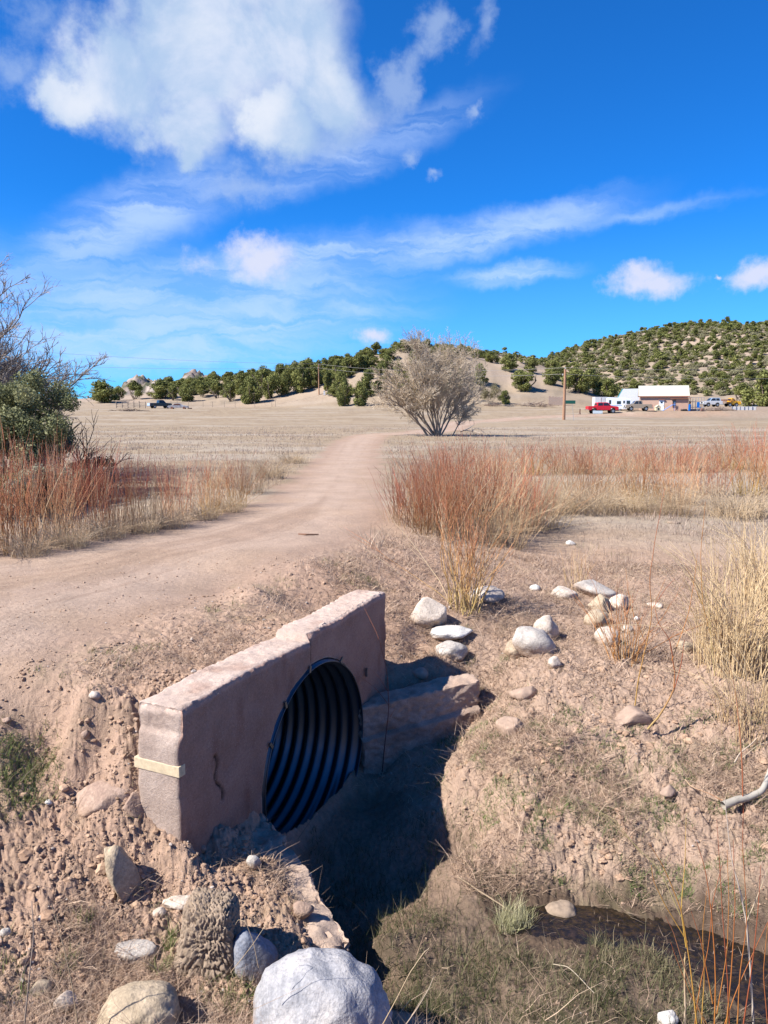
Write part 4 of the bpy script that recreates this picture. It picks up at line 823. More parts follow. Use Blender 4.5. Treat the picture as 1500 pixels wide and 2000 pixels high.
x, y = scatter_polar(5000, 2.6, 5.5, 4, 36); k = poly_sd(x, y, WATER[:, :2]) < .05; x, y = x[k], y[k]; n = len(x)
k = rng.random(n) < .5 * sst(fbm(x * 5, y * 5, 2), -.1, .3) + .06; x, y = x[k], y[k]; n = len(x); green.add(blades('', x, y, U_(.02, .10, n), U_(.002, .006, n), U_(.985, .999, n), (.16, .10, .05), (.42, .32, .2), K=3, z=np.full(n, -1.350), flatk=.5))
tag(green.build('grass', BLADE), 'green and half-dry grass tufts on the banks and the dirt', 'grass', kind='stuff')
# the dry pasture
field_ = Acc(); x, y = scatter_polar(210000, 7.0, 75, -34, 34); rs = road_sd(x, y); d_ = fbm(x * .55, y * .55, 4)
p = .30 + .7 * sst(d_, -.1, .35); p *= sst(rs, -.1, .5); p = np.where((x > 0) & (y < 11), p * .4, p)
k = rng.random(len(x)) < p; x, y = x[k], y[k]; n = len(x); r = np.hypot(x, y); hgt_ = np.clip(.05 + .07 * sst(fbm(x * .3 + 2, y * .3, 3), -.2, .5), .04, .2) * np.exp(rng.normal(0, .35, n))
field_.add(blades('', x, y, hgt_, np.clip(.0005 * r, .004, .022), U_(.1, .9, n), (.28, .205, .13), (.60, .48, .335), flatk=.3, K=3))
x, y = scatter_polar(26000, 9.0, 30, -34, 34); rs = road_sd(x, y); k = (rs > .1) & (rs < 1.8) & (x < 0) & (rng.random(len(x)) < .8); x, y = x[k], y[k]; n = len(x)
field_.add(blades('', x, y, U_(.08, .28, n), np.full(n, .008), U_(.1, .7, n), (.50, .38, .22), (.68, .54, .34), K=4))
tag(field_.build('pasture_grass', BLADE), 'short bleached grass covering the pasture', 'grass', kind='stuff')

# ------------------------------------------------------------------ willow clumps
YEL, ORG, RED, TAN, DRK = (.56, .40, .13), (.60, .34, .17), (.52, .20, .11), (.64, .47, .29), (.26, .12, .08)
def willow_mesh(seed, n, h, spread, foot, base, mid, tip, r0=.0045, twigs=2, tanfrac=.15, K=6, sides=3, tw_len=.3, straight=.5, colvar=.18):
    g = np.random.default_rng(seed); a = g.uniform(0, 2 * pi, n); rr = foot * np.sqrt(g.random(n)); out = np.abs(g.normal(0, spread, n)) * (.35 + .9 * rr / foot); hh = h * np.clip(g.normal(.80, .16, n), .3, 1.12)
    tt = np.linspace(0, 1, K); da = a + g.normal(0, .5, n); d = np.stack([np.cos(da), np.sin(da)], 1); wob = np.cumsum(g.normal(0, .020, (n, K, 2)), 1) * h
    hor = out[:, None] * hh[:, None] * (tt[None] ** (1 + straight * .6))
    P = np.stack([rr[:, None] * np.cos(a)[:, None] + d[:, :1] * hor + wob[..., 0], rr[:, None] * np.sin(a)[:, None] + d[:, 1:] * hor + wob[..., 1], hh[:, None] * tt[None] * np.sqrt(1 - np.clip(out[:, None] * .6, 0, .9) ** 2)], -1)
    R0 = r0 * g.uniform(.6, 1.25, n); Rr = R0[:, None] * (1 - .72 * tt[None]); tk = g.random(n) < tanfrac; cv = g.normal(1, colvar, (n, 1, 1)).clip(.5, 1.5)
    def colr(t, tk_, cv_):
        c = np.where(t[..., None] < .4, mixc(base, mid, np.clip(t / .4, 0, 1)), mixc(mid, tip, np.clip((t - .4) / .6, 0, 1))); c = np.where(tk_[:, None, None], mixc(np.array(TAN) * .9, TAN, t), c); return c * cv_
    acc = Acc(); V, Q = tubes(P, Rr, sides); acc.add((V, Q, np.repeat(colr(np.broadcast_to(tt, (n, K)), tk, cv).reshape(-1, 3), sides, 0)))
    if twigs:
        m_ = n * twigs; i = g.integers(0, n, m_); f = g.uniform(.28, .9, m_); kf = f * (K - 1); k0 = kf.astype(int); w = (kf - k0)[:, None]; st = P[i, k0] * (1 - w) + P[i, np.minimum(k0 + 1, K - 1)] * w
        ta = g.uniform(0, 2 * pi, m_); L = tw_len * h * g.uniform(.35, 1, m_); t4 = np.linspace(0, 1, 4); dirx = (P[i, -1] - P[i, 0]); dirx /= np.linalg.norm(dirx, axis=1, keepdims=True)
        side = np.stack([np.cos(ta), np.sin(ta), np.zeros(m_)], 1); PP = st[:, None] + L[:, None, None] * (dirx[:, None] * t4[None, :, None] + side[:, None] * (.38 * t4[None, :, None] ** .8)) + g.normal(0, .012, (m_, 4, 3)) * L[:, None, None]
        PP[:, 0] = st
        V, Q = tubes(PP, (R0[i] * .42)[:, None] * (1 - .6 * t4[None]), sides); acc.add((V, Q, np.repeat(colr(np.clip(f[:, None] + .3 * t4[None], 0, 1), tk[i], cv[i]).reshape(-1, 3), sides, 0)))
    return rawmesh('willow', np.vstack(acc.V), [np.vstack(acc.Q)], np.vstack(acc.c))
VW = [willow_mesh(100, 100, 1, .34, .30, TAN, ORG, RED), willow_mesh(101, 115, 1, .30, .36, (.42, .28, .14), (.46, .20, .09), RED), willow_mesh(102, 80, 1, .42, .26, YEL, (.50, .26, .10), (.45, .15, .09)),
      willow_mesh(103, 100, 1, .30, .34, TAN, (.52, .22, .12), (.50, .15, .09), tanfrac=.3), willow_mesh(104, 90, 1, .5, .34, (.50, .36, .2), (.52, .33, .18), (.50, .26, .14), tanfrac=.45), willow_mesh(105, 80, 1, .32, .3, DRK, (.30, .09, .06), (.30, .07, .06), tanfrac=.05)]
def willow(px, py, hpx, wpx, var, label, group=None, mat_=STEM, own=None, rz=None):
    x, y, z = hit(px, py); D = y * cos(PITCH) + (EYE - z) * sin(PITCH); o = bpy.data.objects.new('willow_shrub', own or VW[var]); C.objects.link(o); h = hpx / F * D
    if not o.data.materials: o.data.materials.append(mat_)
    o.location = (x, y, float(ground_z(x, y)[0]) - .02); k = wpx / F * D / (1.05 if own is None else 1)
    o.scale = (k, k, h) if own is None else (1, 1, 1); o.rotation_euler = (0, 0, U_(0, 6.28) if rz is None else rz)
    return tag(o, label, 'willow', group)
GL = 'willow clumps in the row along the left roadside'; GR = 'willow clumps in the band across the right flat'
left_row = [(20,1078,225,150,1,'tallest red willow thicket at the left picture edge beside the road'),(95,1062,215,140,0,'tall red willow clump second from the left picture edge, in front of the juniper'),
 (165,1048,190,130,3,'red willow clump right in front of the pale brush under the juniper'),(225,1040,160,110,1,'willow clump just right of the juniper foot, red tips over tan stems'),(290,1030,150,110,4,'tan and orange willow clump in the middle of the left roadside row'),
 (350,1018,130,100,3,'willow clump of the left row before its dark gap'),(410,1008,115,95,2,'orange willow clump of the left row next to the road bend'),(460,990,110,90,2,'orange-tipped willow clump at the right end of the left row'),
 (492,965,80,70,4,'tan low willow clump closing the left row at the road'),
 (-60,1085,220,150,1,'red willow clump cut off by the left picture edge')]
for a in left_row: willow(*a[:5], a[5], GL)
for i, (px, py, h, w) in enumerate([(50,1010,130,120),(130,1000,130,110),(200,985,110,100),(270,975,90,90),(330,968,70,80),(420,955,60,80),(90,985,100,110)]):
    willow(px, py, h, w, [5, 3, 5, 5, 5, 4, 5][i], ['leftmost','second from the left','third from the left','middle','third from the right','second from the right','rightmost'][i] + ' dark red willow clump behind the front row at the left roadside', 'dark willows behind the left row')
right_row = [(800,985,70,90,3,'low reddish willow clump nearest the right edge of the road'),(850,1022,150,130,0,'red willow clump directly behind the yellow-stemmed one, left side'),(915,1020,160,150,1,'tallest red willow clump behind the yellow-stemmed one'),
 (985,1012,140,130,3,'red willow clump right behind the yellow-stemmed one'),(1045,1000,120,130,4,'pale orange willow clump between the tall reds and the dry grass'),(1140,975,112,120,0,'willow clump with red crown in the middle of the right band'),
 (1210,960,85,90,4,'low tan willow clump left of the red pair in the right band'),(1255,975,100,110,2,'willow clump with orange crown below the grey pickup'),(1320,975,105,110,0,'bright red willow clump of the right band below the tan house'),
 (1390,960,90,90,3,'dull red willow clump between the house-side clump and the far right one'),(1462,958,110,110,2,'full orange-red willow clump near the right picture edge'),(1520,960,120,120,0,'red willow clump cut by the right picture edge'),
 (1200,985,50,60,4,'small tan bush in front of the right band'),(1325,1000,60,70,4,'small tan-red bush in front of the right band below the house'),(1000,1062,90,90,4,'low tan willow sprouts at the right foot of the tall reds')]
for a in right_row: willow(a[0], a[1] + 8, a[2] * 1.1, a[3] * 1.12, *a[4:], GR)
for i, (px, py, h, w) in enumerate([(890,935,60,110),(960,930,50,110),(1040,928,55,110),(1110,925,50,110),(1170,925,50,110),(1240,922,50,110),(1300,922,55,120),(1370,920,50,120),(1430,915,60,120),(840,950,60,90),(1495,915,70,110)]):
    willow(px, py, h * 1.25, w, [3, 0, 2, 1, 3, 0][i % 6], ['third','fourth','fifth','sixth','seventh','eighth','ninth','tenth','eleventh','second','twelfth'][i] + ' low faded willow clump from the road in the rear line of the right band', 'low willows in the rear line on the right')
own = willow_mesh(200, 50, 1.22, .30, .14, (.58, .44, .18), (.60, .36, .15), (.55, .22, .11), r0=.006, twigs=5, tanfrac=.12, K=8, sides=5, tw_len=.26, straight=.2)
w0 = willow(905, 1190, 0, 0, 0, 'large near willow with thick yellow stems at its foot, fanning up behind the pale boulders', own=own)
own = willow_mesh(201, 36, .75, .45, .12, (.50, .25, .08), (.50, .22, .07), (.46, .17, .07), r0=.004, twigs=3, tanfrac=.3, K=6, sides=4)
willow(1222, 1290, 0, 0, 0, 'sprouts of orange willow rising beside the right stone row', own=own)
own = willow_mesh(202, 26, .62, .5, .10, (.55, .40, .2), (.58, .38, .18), (.55, .33, .18), r0=.0035, twigs=2, tanfrac=.6, K=6, sides=4)
willow(1125, 1150, 0, 0, 0, 'thin tan willow sprouts above the pale stone on the flat', own=own)

# ------------------------------------------------------------------ tall dry grass
def drygrass_mesh(seed, n, h, foot, lean=.35, w=.006, K=7, stems=.4, bright=1.0):
    g = np.random.default_rng(seed); a = g.uniform(0, 2 * pi, n); rr = foot * np.sqrt(g.random(n)); hh = h * g.uniform(.45, 1.05, n); tt = np.linspace(0, 1, K); da = a + g.normal(0, 1.0, n); ln = np.abs(g.normal(0, lean, n)); cu = g.uniform(.6, 2.2, n)
    hor = ln[:, None] * hh[:, None] * tt[None] ** (1 + cu[:, None]); wob = np.cumsum(g.normal(0, .012, (n, K, 2)), 1) * h
    P = np.stack([rr[:, None] * np.cos(a)[:, None] + np.cos(da)[:, None] * hor + wob[..., 0], rr[:, None] * np.sin(a)[:, None] + np.sin(da)[:, None] * hor + wob[..., 1], hh[:, None] * (tt[None] - .22 * ln[:, None] * tt[None] ** 3)], -1)
    V, Q = tubes(P, (w * .5 * g.uniform(.5, 1.1, n))[:, None] * (1 - .6 * tt[None]), 3); c = mixc((.48, .34, .21), (.72, .56, .38), g.random(n)) * g.uniform(.85, 1.1, (n, 1)) * bright * (np.array([1, .97, .84]) if bright > 1 else 1)
    return rawmesh('dry_grass', V, [Q], np.repeat(np.repeat(c, K, 0), 3, 0))
DG = [drygrass_mesh(301 + i, 260, 1, .42, .7, .012) for i in range(3)]
def drygrass(px, py, hpx, wpx, var, label, group=None, own=None):
    x, y, z = hit(px, py); D = y * cos(PITCH) + (EYE - z) * sin(PITCH); o = bpy.data.objects.new('grass_clump', own or DG[var]); C.objects.link(o)
    if not o.data.materials: o.data.materials.append(STEM)
    k = wpx / F * D; o.location = (x, y, float(ground_z(x, y)[0]) - .02); o.rotation_euler = (0, 0, U_(0, 6.28))
    if own is None: o.scale = (k, k, hpx / F * D)
    return tag(o, label, 'grass clump', group)
for i, (px, py, h, w, l) in enumerate([(1080,1000,55,110,'bleached bunchgrass below the left part of the right willow band'),(1160,1002,60,110,'fan-shaped bleached bunchgrass in the middle of the right flat'),(1230,1000,45,80,'bleached bunchgrass right of the fan-shaped one on the right flat'),
   (1290,1005,50,80,'bleached bunchgrass below the bright red willow'),(1020,1030,60,100,'bleached bunchgrass at the feet of the tall red willows'),(955,1060,60,100,'bleached bunchgrass behind the yellow-stemmed willow'),
   (1440,1010,70,130,'bleached bunchgrass at the right edge under the orange-red willow'),(530,935,45,60,'tan bunchgrass where the left willow row meets the road bend'),(570,905,30,50,'last tan bunchgrass on the left road edge')]):
    drygrass(px, py, h, w, i % 3, l, 'bleached bunchgrass clumps')
for i, a in enumerate([(800,1022,130,130,3,'nearest red willow clump at the road edge, left of the yellow-stemmed one'),(852,1045,165,150,1,'dense red willow clump just left behind the yellow-stemmed one'),(905,1050,172,140,0,'tallest near red willow clump rising straight behind the yellow-stemmed one'),
   (958,1045,158,150,4,'red willow clump just right behind the yellow-stemmed one'),(1015,1035,140,140,3,'faded red willow clump sloping down right of the tall near ones'),(1065,1030,120,120,4,'last pale clump of the near willow patch toward the dry grass'),(880,1005,150,150,0,'red willow clump filling the middle of the near patch')]):
    willow(a[0], a[1], a[2] * .92, a[3] * 1.1, *a[4:], 'near patch of red willows behind the headwall')
GG = 'bunchgrass mixed into the left willow row'
for i, (px, py, h, w) in enumerate([(60,1085,55,90),(140,1068,55,80),(210,1052,50,80),(280,1040,45,70),(340,1030,45,70),(400,1015,40,60),(450,1000,40,60)]): drygrass(px, py, h, w, i % 3, ['first','second','third','fourth','fifth','sixth','seventh'][i] + ' tan bunchgrass from the left picture edge along the left road edge', GG)
drygrass(1440, 1300, 0, 0, 0, 'dense tall straw-coloured stems filling the right edge above the creek bank', None, own=drygrass_mesh(310, 330, 1.12, .34, .42, .010, 8, bright=1.2))
drygrass(1500, 1180, 0, 0, 0, 'tall straw-coloured stems cut by the right picture edge', None, own=drygrass_mesh(311, 300, 1.05, .38, .4, .010, 8, bright=1.2))
drygrass(1465, 1420, 0, 0, 0, 'sparse tall dry stems at the lower right, below the dense straw clump', None, own=drygrass_mesh(312, 110, .8, .26, .5, .008, 8, bright=1.2))

# ------------------------------------------------------------------ single stems, sticks and bottom-corner saplings
def at(px, py, D):
    d = pix_dir(px, py); k = D / d[1]; return np.array([d[0] * k, D, EYE + d[2] * k])
def stem_obj(name, label, cat, paths, m=STEM, sides=5, group=None, root=None):
    """paths: list of (points, r0, r1, colour0, colour1); the object's origin is its foot"""
    acc = Acc(); org = np.array(root if root is not None else paths[0][0][0], float)
    for pts, r0, r1, ca, cb in paths:
        pts = np.array(pts, float) - org; t0 = np.linspace(0, 1, len(pts)); tt = np.linspace(0, 1, max(8, 4 * len(pts))); P = np.stack([np.interp(tt, t0, pts[:, i]) for i in range(3)], 1)
        P[1:-1] = (P[:-2] + 2 * P[1:-1] + P[2:]) / 4; P[1:-1] += rng.normal(0, r0 * (.12 if r0 < .012 else .04), P[1:-1].shape)
        V, Q = tubes(P[None], (r0 + (r1 - r0) * tt)[None], sides); acc.add((V, Q, np.repeat(mixc(ca, cb, tt), sides, 0)))
    o = acc.build(name, m); o.location = org; return tag(o, label, cat, group)
RD = (.36, .10, .045); RO = (.50, .20, .05); OY = (.58, .34, .08); PL = (.56, .44, .30)
def dep(px, py): return hit(px, py)[1]
D0 = dep(748, 1512)
stem_obj('sapling', 'single thin reddish sapling standing in front of the culvert mouth', 'sapling',
  [([at(746, 1512, D0), at(752, 1450, D0), at(760, 1385, D0 - .02), at(756, 1310, D0 - .03), at(738, 1240, D0), at(712, 1188, D0 + .04)], .0048, .0014, (.10, .05, .04), (.42, .16, .09)),
   ([at(760, 1378, D0 - .02), at(735, 1345, D0), at(693, 1314, D0 + .03)], .0024, .001, RD, (.45, .2, .12)), ([at(757, 1350, D0 - .02), at(742, 1325, D0 - .05), at(724, 1306, D0 - .1)], .002, .001, RD, (.45, .2, .12)),
   ([at(762, 1400, D0), at(768, 1390, D0), at(774, 1383, D0 + .02)], .002, .001, RD, RO)])
D1 = dep(1272, 1428)
stem_obj('sapling', 'tall curved rusty sapling leaning left out of the right bank, its shadow on bare clay', 'sapling',
  [([at(1265, 1424, D1), at(1290, 1395, D1), at(1316, 1350, D1), at(1318, 1310, D1 + .02), at(1308, 1250, D1)], .0085, .004, (.42, .30, .12), RD), ([at(1316, 1350, D1), at(1330, 1300, D1), at(1337, 1250, D1)], .004, .002, RD, RD),
   ([at(1308, 1250, D1), at(1285, 1215, D1), at(1278, 1180, D1 + .03), at(1300, 1130, D1)], .003, .001, RD, RO), ([at(1312, 1290, D1), at(1345, 1200, D1 + .1), at(1358, 1120, D1 + .1), at(1362, 1080, D1 + .1)], .003, .001, RO, RO)])
D2 = dep(1240, 1395)
stem_obj('sapling', 'tallest thin red sapling rising from the clay lump past the willow band', 'sapling',
  [([at(1236, 1412, D2), at(1246, 1330, D2), at(1262, 1260, D2), at(1274, 1200, D2), at(1268, 1130, D2), at(1282, 1040, D2), at(1298, 955, D2)], .006, .0016, (.48, .30, .09), (.42, .13, .07)),
   ([at(1262, 1260, D2), at(1230, 1180, D2), at(1222, 1110, D2)], .0026, .001, RO, RO), ([at(1274, 1190, D2), at(1300, 1150, D2), at(1318, 1130, D2)], .0024, .001, RD, RD)])
D3 = dep(1392, 1330)
stem_obj('sapling', 'yellow-brown forked sapling left of the dense straw clump', 'sapling',
  [([at(1396, 1320, D3), at(1388, 1240, D3), at(1385, 1180, D3), at(1365, 1110, D3), at(1345, 1060, D3)], .006, .002, (.55, .42, .2), (.58, .38, .18)), ([at(1388, 1240, D3), at(1372, 1180, D3), at(1368, 1080, D3), at(1378, 980, D3)], .0045, .0015, (.5, .3, .12), RO),
   ([at(1372, 1180, D3), at(1350, 1130, D3), at(1338, 1100, D3)], .003, .001, OY, RO)])
D4 = dep(1440, 1500)
stem_obj('sapling', 'upright red-barked sapling crossing the grey driftwood at the right', 'sapling', [([at(1452, 1620, D4 - .35), at(1450, 1500, D4 - .3), at(1444, 1420, D4 - .25), at(1438, 1360, D4 - .2), at(1425, 1290, D4 - .2)], .005, .0018, RD, (.40, .2, .1)),
   ([at(1450, 1480, D4 - .3), at(1480, 1455, D4 - .3), at(1500, 1450, D4 - .3)], .002, .001, PL, PL)])
# red and orange saplings in the lower right corner
DB = dep(1350, 1999) * .98; base = [(1335, 2010), (1350, 2015), (1395, 2015), (1420, 2010), (1445, 2015), (1380, 2010), (1365, 2018), (1410, 2018)]
paths = []
def sp(pts, r0, r1, c0, c1, dd=0.0): paths.append(([at(p[0], p[1], DB + dd + (p[2] if len(p) > 2 else 0)) for p in pts], r0, r1, c0, c1))
sp([(1362,2010),(1350,1900),(1332,1780),(1300,1700),(1270,1650)], .004, .0012, OY, RO); sp([(1340,1850),(1330,1780),(1338,1680),(1340,1600)], .003, .001, (.60,.38,.08), (.58,.36,.1)); sp([(1343,1840),(1300,1770),(1276,1720),(1272,1690)], .0028, .001, OY, RO)
sp([(1330,1790),(1290,1700),(1240,1650),(1190,1600),(1140,1560)], .0024, .0008, (.60,.48,.2), (.60,.48,.22)); sp([(1255,1670),(1200,1600),(1150,1575)], .0016, .0008, (.60,.48,.2), (.60,.48,.22))
sp([(1395,2015),(1398,1900),(1390,1780),(1378,1700),(1360,1640)], .004, .0012, RO, RD); sp([(1392,1960),(1370,1840),(1350,1780)], .003, .001, RO, RD); sp([(1418,2010),(1430,1880),(1436,1760),(1432,1640)], .0036, .001, RO, RD)
sp([(1425,2012),(1420,1900),(1412,1800),(1405,1680),(1400,1600)], .003, .001, RD, RD); sp([(1380,2012),(1340,1900),(1315,1820),(1300,1790)], .003, .001, (.5,.3,.16), RD); sp([(1450,2015),(1470,1880),(1482,1760),(1486,1690)], .0034, .001, RD, RD)
sp([(1400,1980),(1420,1860),(1424,1760),(1420,1660)], .0025, .001, RO, RO); sp([(1370,2000),(1376,1900),(1372,1820),(1380,1740)], .0025, .001, OY, RO); sp([(1440,2000),(1445,1900),(1460,1800),(1450,1650),(1452,1580)], .003, .001, RO, RD); sp([(1500,2010),(1490,1900),(1500,1800)], .003, .001, RD, RO)
sp([(1356,2010),(1366,1930),(1384,1850),(1392,1760),(1410,1690)], .0026, .001, RO, RD); sp([(1410,2015),(1440,1930),(1476,1850),(1500,1800)], .0026, .001, RO, RD); sp([(1388,2012),(1352,1950),(1320,1870),(1310,1840)], .0022, .001, RO, RD)
stem_obj('willow_shrub', 'fan of thin red and orange willow shoots in the lower right corner over the creek', 'willow', paths, root=at(1390, 2010, DB))
paths = []; sp([(1472,2015),(1466,1900),(1458,1800),(1445,1740),(1425,1660),(1416,1560)], .0062, .0014, (.66,.56,.46), (.60,.50,.40), .05); sp([(1458,1800),(1480,1750),(1498,1700)], .003, .001, PL, PL, .05); sp([(1462,1810),(1430,1770),(1418,1730)], .0024, .001, PL, PL, .05)
stem_obj('dead_sapling', 'bleached pale bare stem standing among the red shoots at the lower right', 'sapling', paths)
paths = []; sp([(1338,2015),(1338,1960),(1337,1900),(1339,1860)], .006, .004, (.55,.43,.34), (.58,.40,.2), .02); stem_obj('dead_sapling', 'thick pale stub at the left foot of the red shoots in the lower right', 'sapling', paths)
# dry stalks at the bottom edge
def stalk(label, pts, D, r=.0016, c0=(.45, .33, .2), c1=(.62, .48, .3), cat='stalk'):
    return stem_obj('dry_stalk', label, cat, [([at(a, b_, D + (i * .012)) for i, (a, b_) in enumerate(pts)], r, r * .45, c0, c1)])
stalk('grey dry stalk leaning at the bottom left, left of the angular pale stone', [(48,2005),(58,1900),(66,1830),(62,1760)], 2.75, .0035, (.30,.24,.2), (.42,.33,.26))
stalk('thin bent straw stalk rising beside the angular pale stone', [(152,2005),(140,1920),(122,1840),(100,1765)], 2.7, .0022)
stalk('upright thin reddish twig on the dirt above the flat blue-grey slab', [(190,1850),(194,1790),(193,1725)], 3.1, .0015, (.3,.2,.15), (.4,.28,.2))
stalk('arching seed stalk in front of the big grey boulder', [(745,2005),(775,1950),(800,1900),(828,1860),(838,1852)], 2.6, .0022)
stalk('knobbly dry seed stalk at the right of the big grey boulder', [(790,2005),(815,1970),(838,1930),(848,1905)], 2.62, .0025, (.35,.27,.2), (.5,.4,.3))
stalk('long thin straw crossing in front of the dark blue-grey rock', [(450,1900),(490,1850),(530,1790)], 2.75, .0015)
stalk('curled straw hook beside the dark blue-grey rock', [(505,1890),(495,1840),(480,1800),(465,1796),(460,1806)], 2.8, .0014)
# sticks and driftwood
def gpt(px, py, dz): X, Y, Z = hit(px, py); return (X, Y, Z + dz)
stem_obj('driftwood', 'weathered grey-white root lying on the right bank at the picture edge', 'driftwood', [([gpt(1412, 1582, .03), gpt(1440, 1572, .035), gpt(1462, 1566, .03), gpt(1490, 1556, .045), gpt(1502, 1525, .06), gpt(1512, 1490, .08)], .028, .014, (.38, .34, .28), (.46, .42, .36))], sides=9)
stem_obj('stick', 'straight pale stick lying where the shaded ditch meets the water', 'stick', [([gpt(896, 1722, .03), gpt(945, 1755, .03), gpt(1012, 1795, .02)], .007, .004, (.30, .22, .15), (.4, .3, .2))])
stem_obj('stick', 'thin curved twig leaning over the culvert floor from the wing wall foot', 'stick', [([gpt(582, 1655, .06), gpt(620, 1610, .10), gpt(680, 1560, .12), gpt(722, 1536, .05)], .0028, .0016, (.22, .17, .11), (.35, .27, .17))])
stem_obj('stick', 'crooked pale twig on the grass left of the driftwood', 'stick', [([gpt(1338, 1528, .02), gpt(1350, 1545, .03), gpt(1385, 1558, .03), gpt(1412, 1570, .02)], .004, .0028, (.55, .40, .25), (.35, .15, .08))])
stem_obj('stick', 'short pale branch on the bank above the driftwood', 'stick', [([gpt(1434, 1495, .02), gpt(1445, 1478, .03), gpt(1465, 1465, .04), gpt(1480, 1452, .05)], .006, .003, (.50, .40, .30), (.6, .48, .36))])
stem_obj('stick', 'long straw-coloured stem leaning in the shaded grass above the water', 'stick', [([gpt(1080, 1890, .02), gpt(1110, 1905, .05), gpt(1160, 1950, .03)], .003, .002, (.4, .33, .24), (.5, .42, .32))])
stem_obj('stick', 'small dark stick lying on the road beyond the headwall', 'stick', [([gpt(583, 1045, .01), gpt(600, 1047, .02), gpt(622, 1045, .01)], .014, .008, (.22, .11, .07), (.3, .17, .1))])
stem_obj('stick', 'tall dry stalk arching over the dark grass in front of the culvert', 'stick', [([gpt(690, 1500, .02), gpt(680, 1440, .0), gpt(690, 1400, .0)], .002, .001, (.2, .15, .1), (.3, .22, .15))]) if False else None
# ------------------------------------------------------------------ bare trees
def grow_tree(seed, trunks, levels, ctr_bias=.5, gravity=0.0):
    """trunks: (start, direction, length, radius); levels: (children, length ratio, radius ratio, spread); returns polylines by level"""
    g = np.random.default_rng(seed); cur = [(np.array(a, float), np.array(b, float) / np.linalg.norm(b), L, r) for a, b, L, r in trunks]; out = []
    for li in range(len(levels) + 1):
        n = len(cur); S = np.array([c[0] for c in cur]); Dv = np.array([c[1] for c in cur]); L = np.array([c[2] for c in cur]); Rr = np.array([c[3] for c in cur]); K = 6; P = np.zeros((n, K, 3)); P[:, 0] = S; d = Dv.copy()
        for k in range(1, K):
            d = d + g.normal(0, .13, d.shape); d[:, 2] += gravity; d /= np.linalg.norm(d, axis=1, keepdims=True); P[:, k] = P[:, k - 1] + d * (L / (K - 1))[:, None]
        out.append((P, Rr[:, None] * np.linspace(1, .45, K)[None]))
        if li == len(levels): break
        ch, lr, rr_, sp_ = levels[li]; nc = []
        for i in range(n):
            for j in range(ch):
                f = g.uniform(.25, 1.0); kf = f * (K - 1); k0 = min(int(kf), K - 2); w = kf - k0; st = P[i, k0] * (1 - w) + P[i, k0 + 1] * w; t = P[i, k0 + 1] - P[i, k0]; t /= np.linalg.norm(t)
                q = g.normal(size=3); q -= q @ t * t; q /= np.linalg.norm(q); dd = t + q * sp_ * g.uniform(.5, 1.3); dd[2] += .12; nc.append((st, dd / np.linalg.norm(dd), L[i] * lr * g.uniform(.55, 1.15) * (1.1 - .35 * f), Rr[i] * rr_))
        cur = nc
    return out
def tree_mesh(levs, cols, sides=(8, 6, 4, 3, 3, 3), minr=0.0):
    acc = Acc()
    for i, (P, Rr) in enumerate(levs):
        V, Q = tubes(P, np.maximum(Rr, minr), sides[i]); c = np.array(cols[min(i, len(cols) - 1)]) * rng.uniform(.75, 1.25, (len(P), 1)); acc.add((V, Q, np.repeat(np.repeat(c, P.shape[1], 0), sides[i], 0)))
    return acc
tx, ty, tz = hit(850, 851); tz = float(ground_z(tx, ty)[0])
tr = []
for i in range(15):
    a = i * 2.399 + .3; lean = [.08, .2, .36, .52, .68][i % 5]; tr.append(((.24 * cos(a) * (i % 3) / 2 + .1, .2 * sin(a), -.1), (cos(a) * lean, sin(a) * lean, 1), 4.1 * (1.04 - .22 * lean), .058 - .007 * (i % 4)))
tr += [((1.0, .1, -.1), (.38, .1, 1), 2.2, .04), ((-.4, 0, -.1), (-.72, -.2, 1), 3.0, .075)]
lv = grow_tree(5, tr, [(8, .60, .52, .55), (7, .60, .55, .65), (8, .58, .62, .7), (4, .62, .8, .7)])
TB = [(.36, .28, .21), (.46, .37, .28), (.43, .345, .25), (.58, .47, .345), (.66, .54, .40)]
tree = empty('bare_tree', (tx, ty, tz), 0, 'wide bare leafless tree with many stems beside the road bend', 'tree')
tree_mesh(lv[:1], TB).build('trunk', STEM, tree); tree_mesh(lv[1:], TB[1:], (6, 4, 3, 3)).build('crown', STEM, tree)
stem_obj('branch', 'fallen bare branch on the grass right of the wide bare tree', 'branch', [([gpt(900, 846, .1), gpt(915, 845, .3), gpt(926, 836, .3), (lambda q: (q[0], q[1], q[2] + .9))(gpt(925, 846, 0))], .05, .015, (.4, .32, .25), (.5, .42, .33)), ([gpt(905, 846, .2), gpt(925, 845, .1), gpt(940, 847, .02)], .04, .02, (.4, .32, .25), (.45, .37, .3))])
# second, small bare bush behind the tree foot
# left bare tree
x, y, z = hit(-90, 925); y = 17.5; x = (-140 - 750) / F * y; z = float(ground_z(x, y)[0])
trl = []
for i in range(9):
    a = [.15, -.2, .5, -.5, .9, .3, 1.3, -.9, 2.2][i]; lean = [1.2, .85, .6, 1.05, .7, .3, .3, .5, .5][i]; trl.append(((.15 * cos(a), .15 * sin(a), -.1), (cos(a) * lean, sin(a) * lean, 1), [2.9, 3.2, 3.5, 2.8, 3.3, 3.8, 3.8, 3.3, 3.3][i], .065 - .004 * i))
lvl = grow_tree(23, trl, [(9, .62, .48, .55), (8, .58, .5, .6), (6, .58, .6, .65), (3, .6, .8, .7)], gravity=.0)
TG = [(.13, .10, .09), (.17, .14, .125), (.23, .19, .17), (.32, .27, .235), (.38, .32, .28)]
lt = empty('bare_tree', (x, y, z), 0, 'dark leafless tree reaching in from the left picture edge above the juniper', 'tree')
tree_mesh(lvl[:1], TG).build('trunk', STEM, lt); tree_mesh(lvl[1:], TG[1:], (6, 4, 3, 3), .0028).build('crown', STEM, lt)

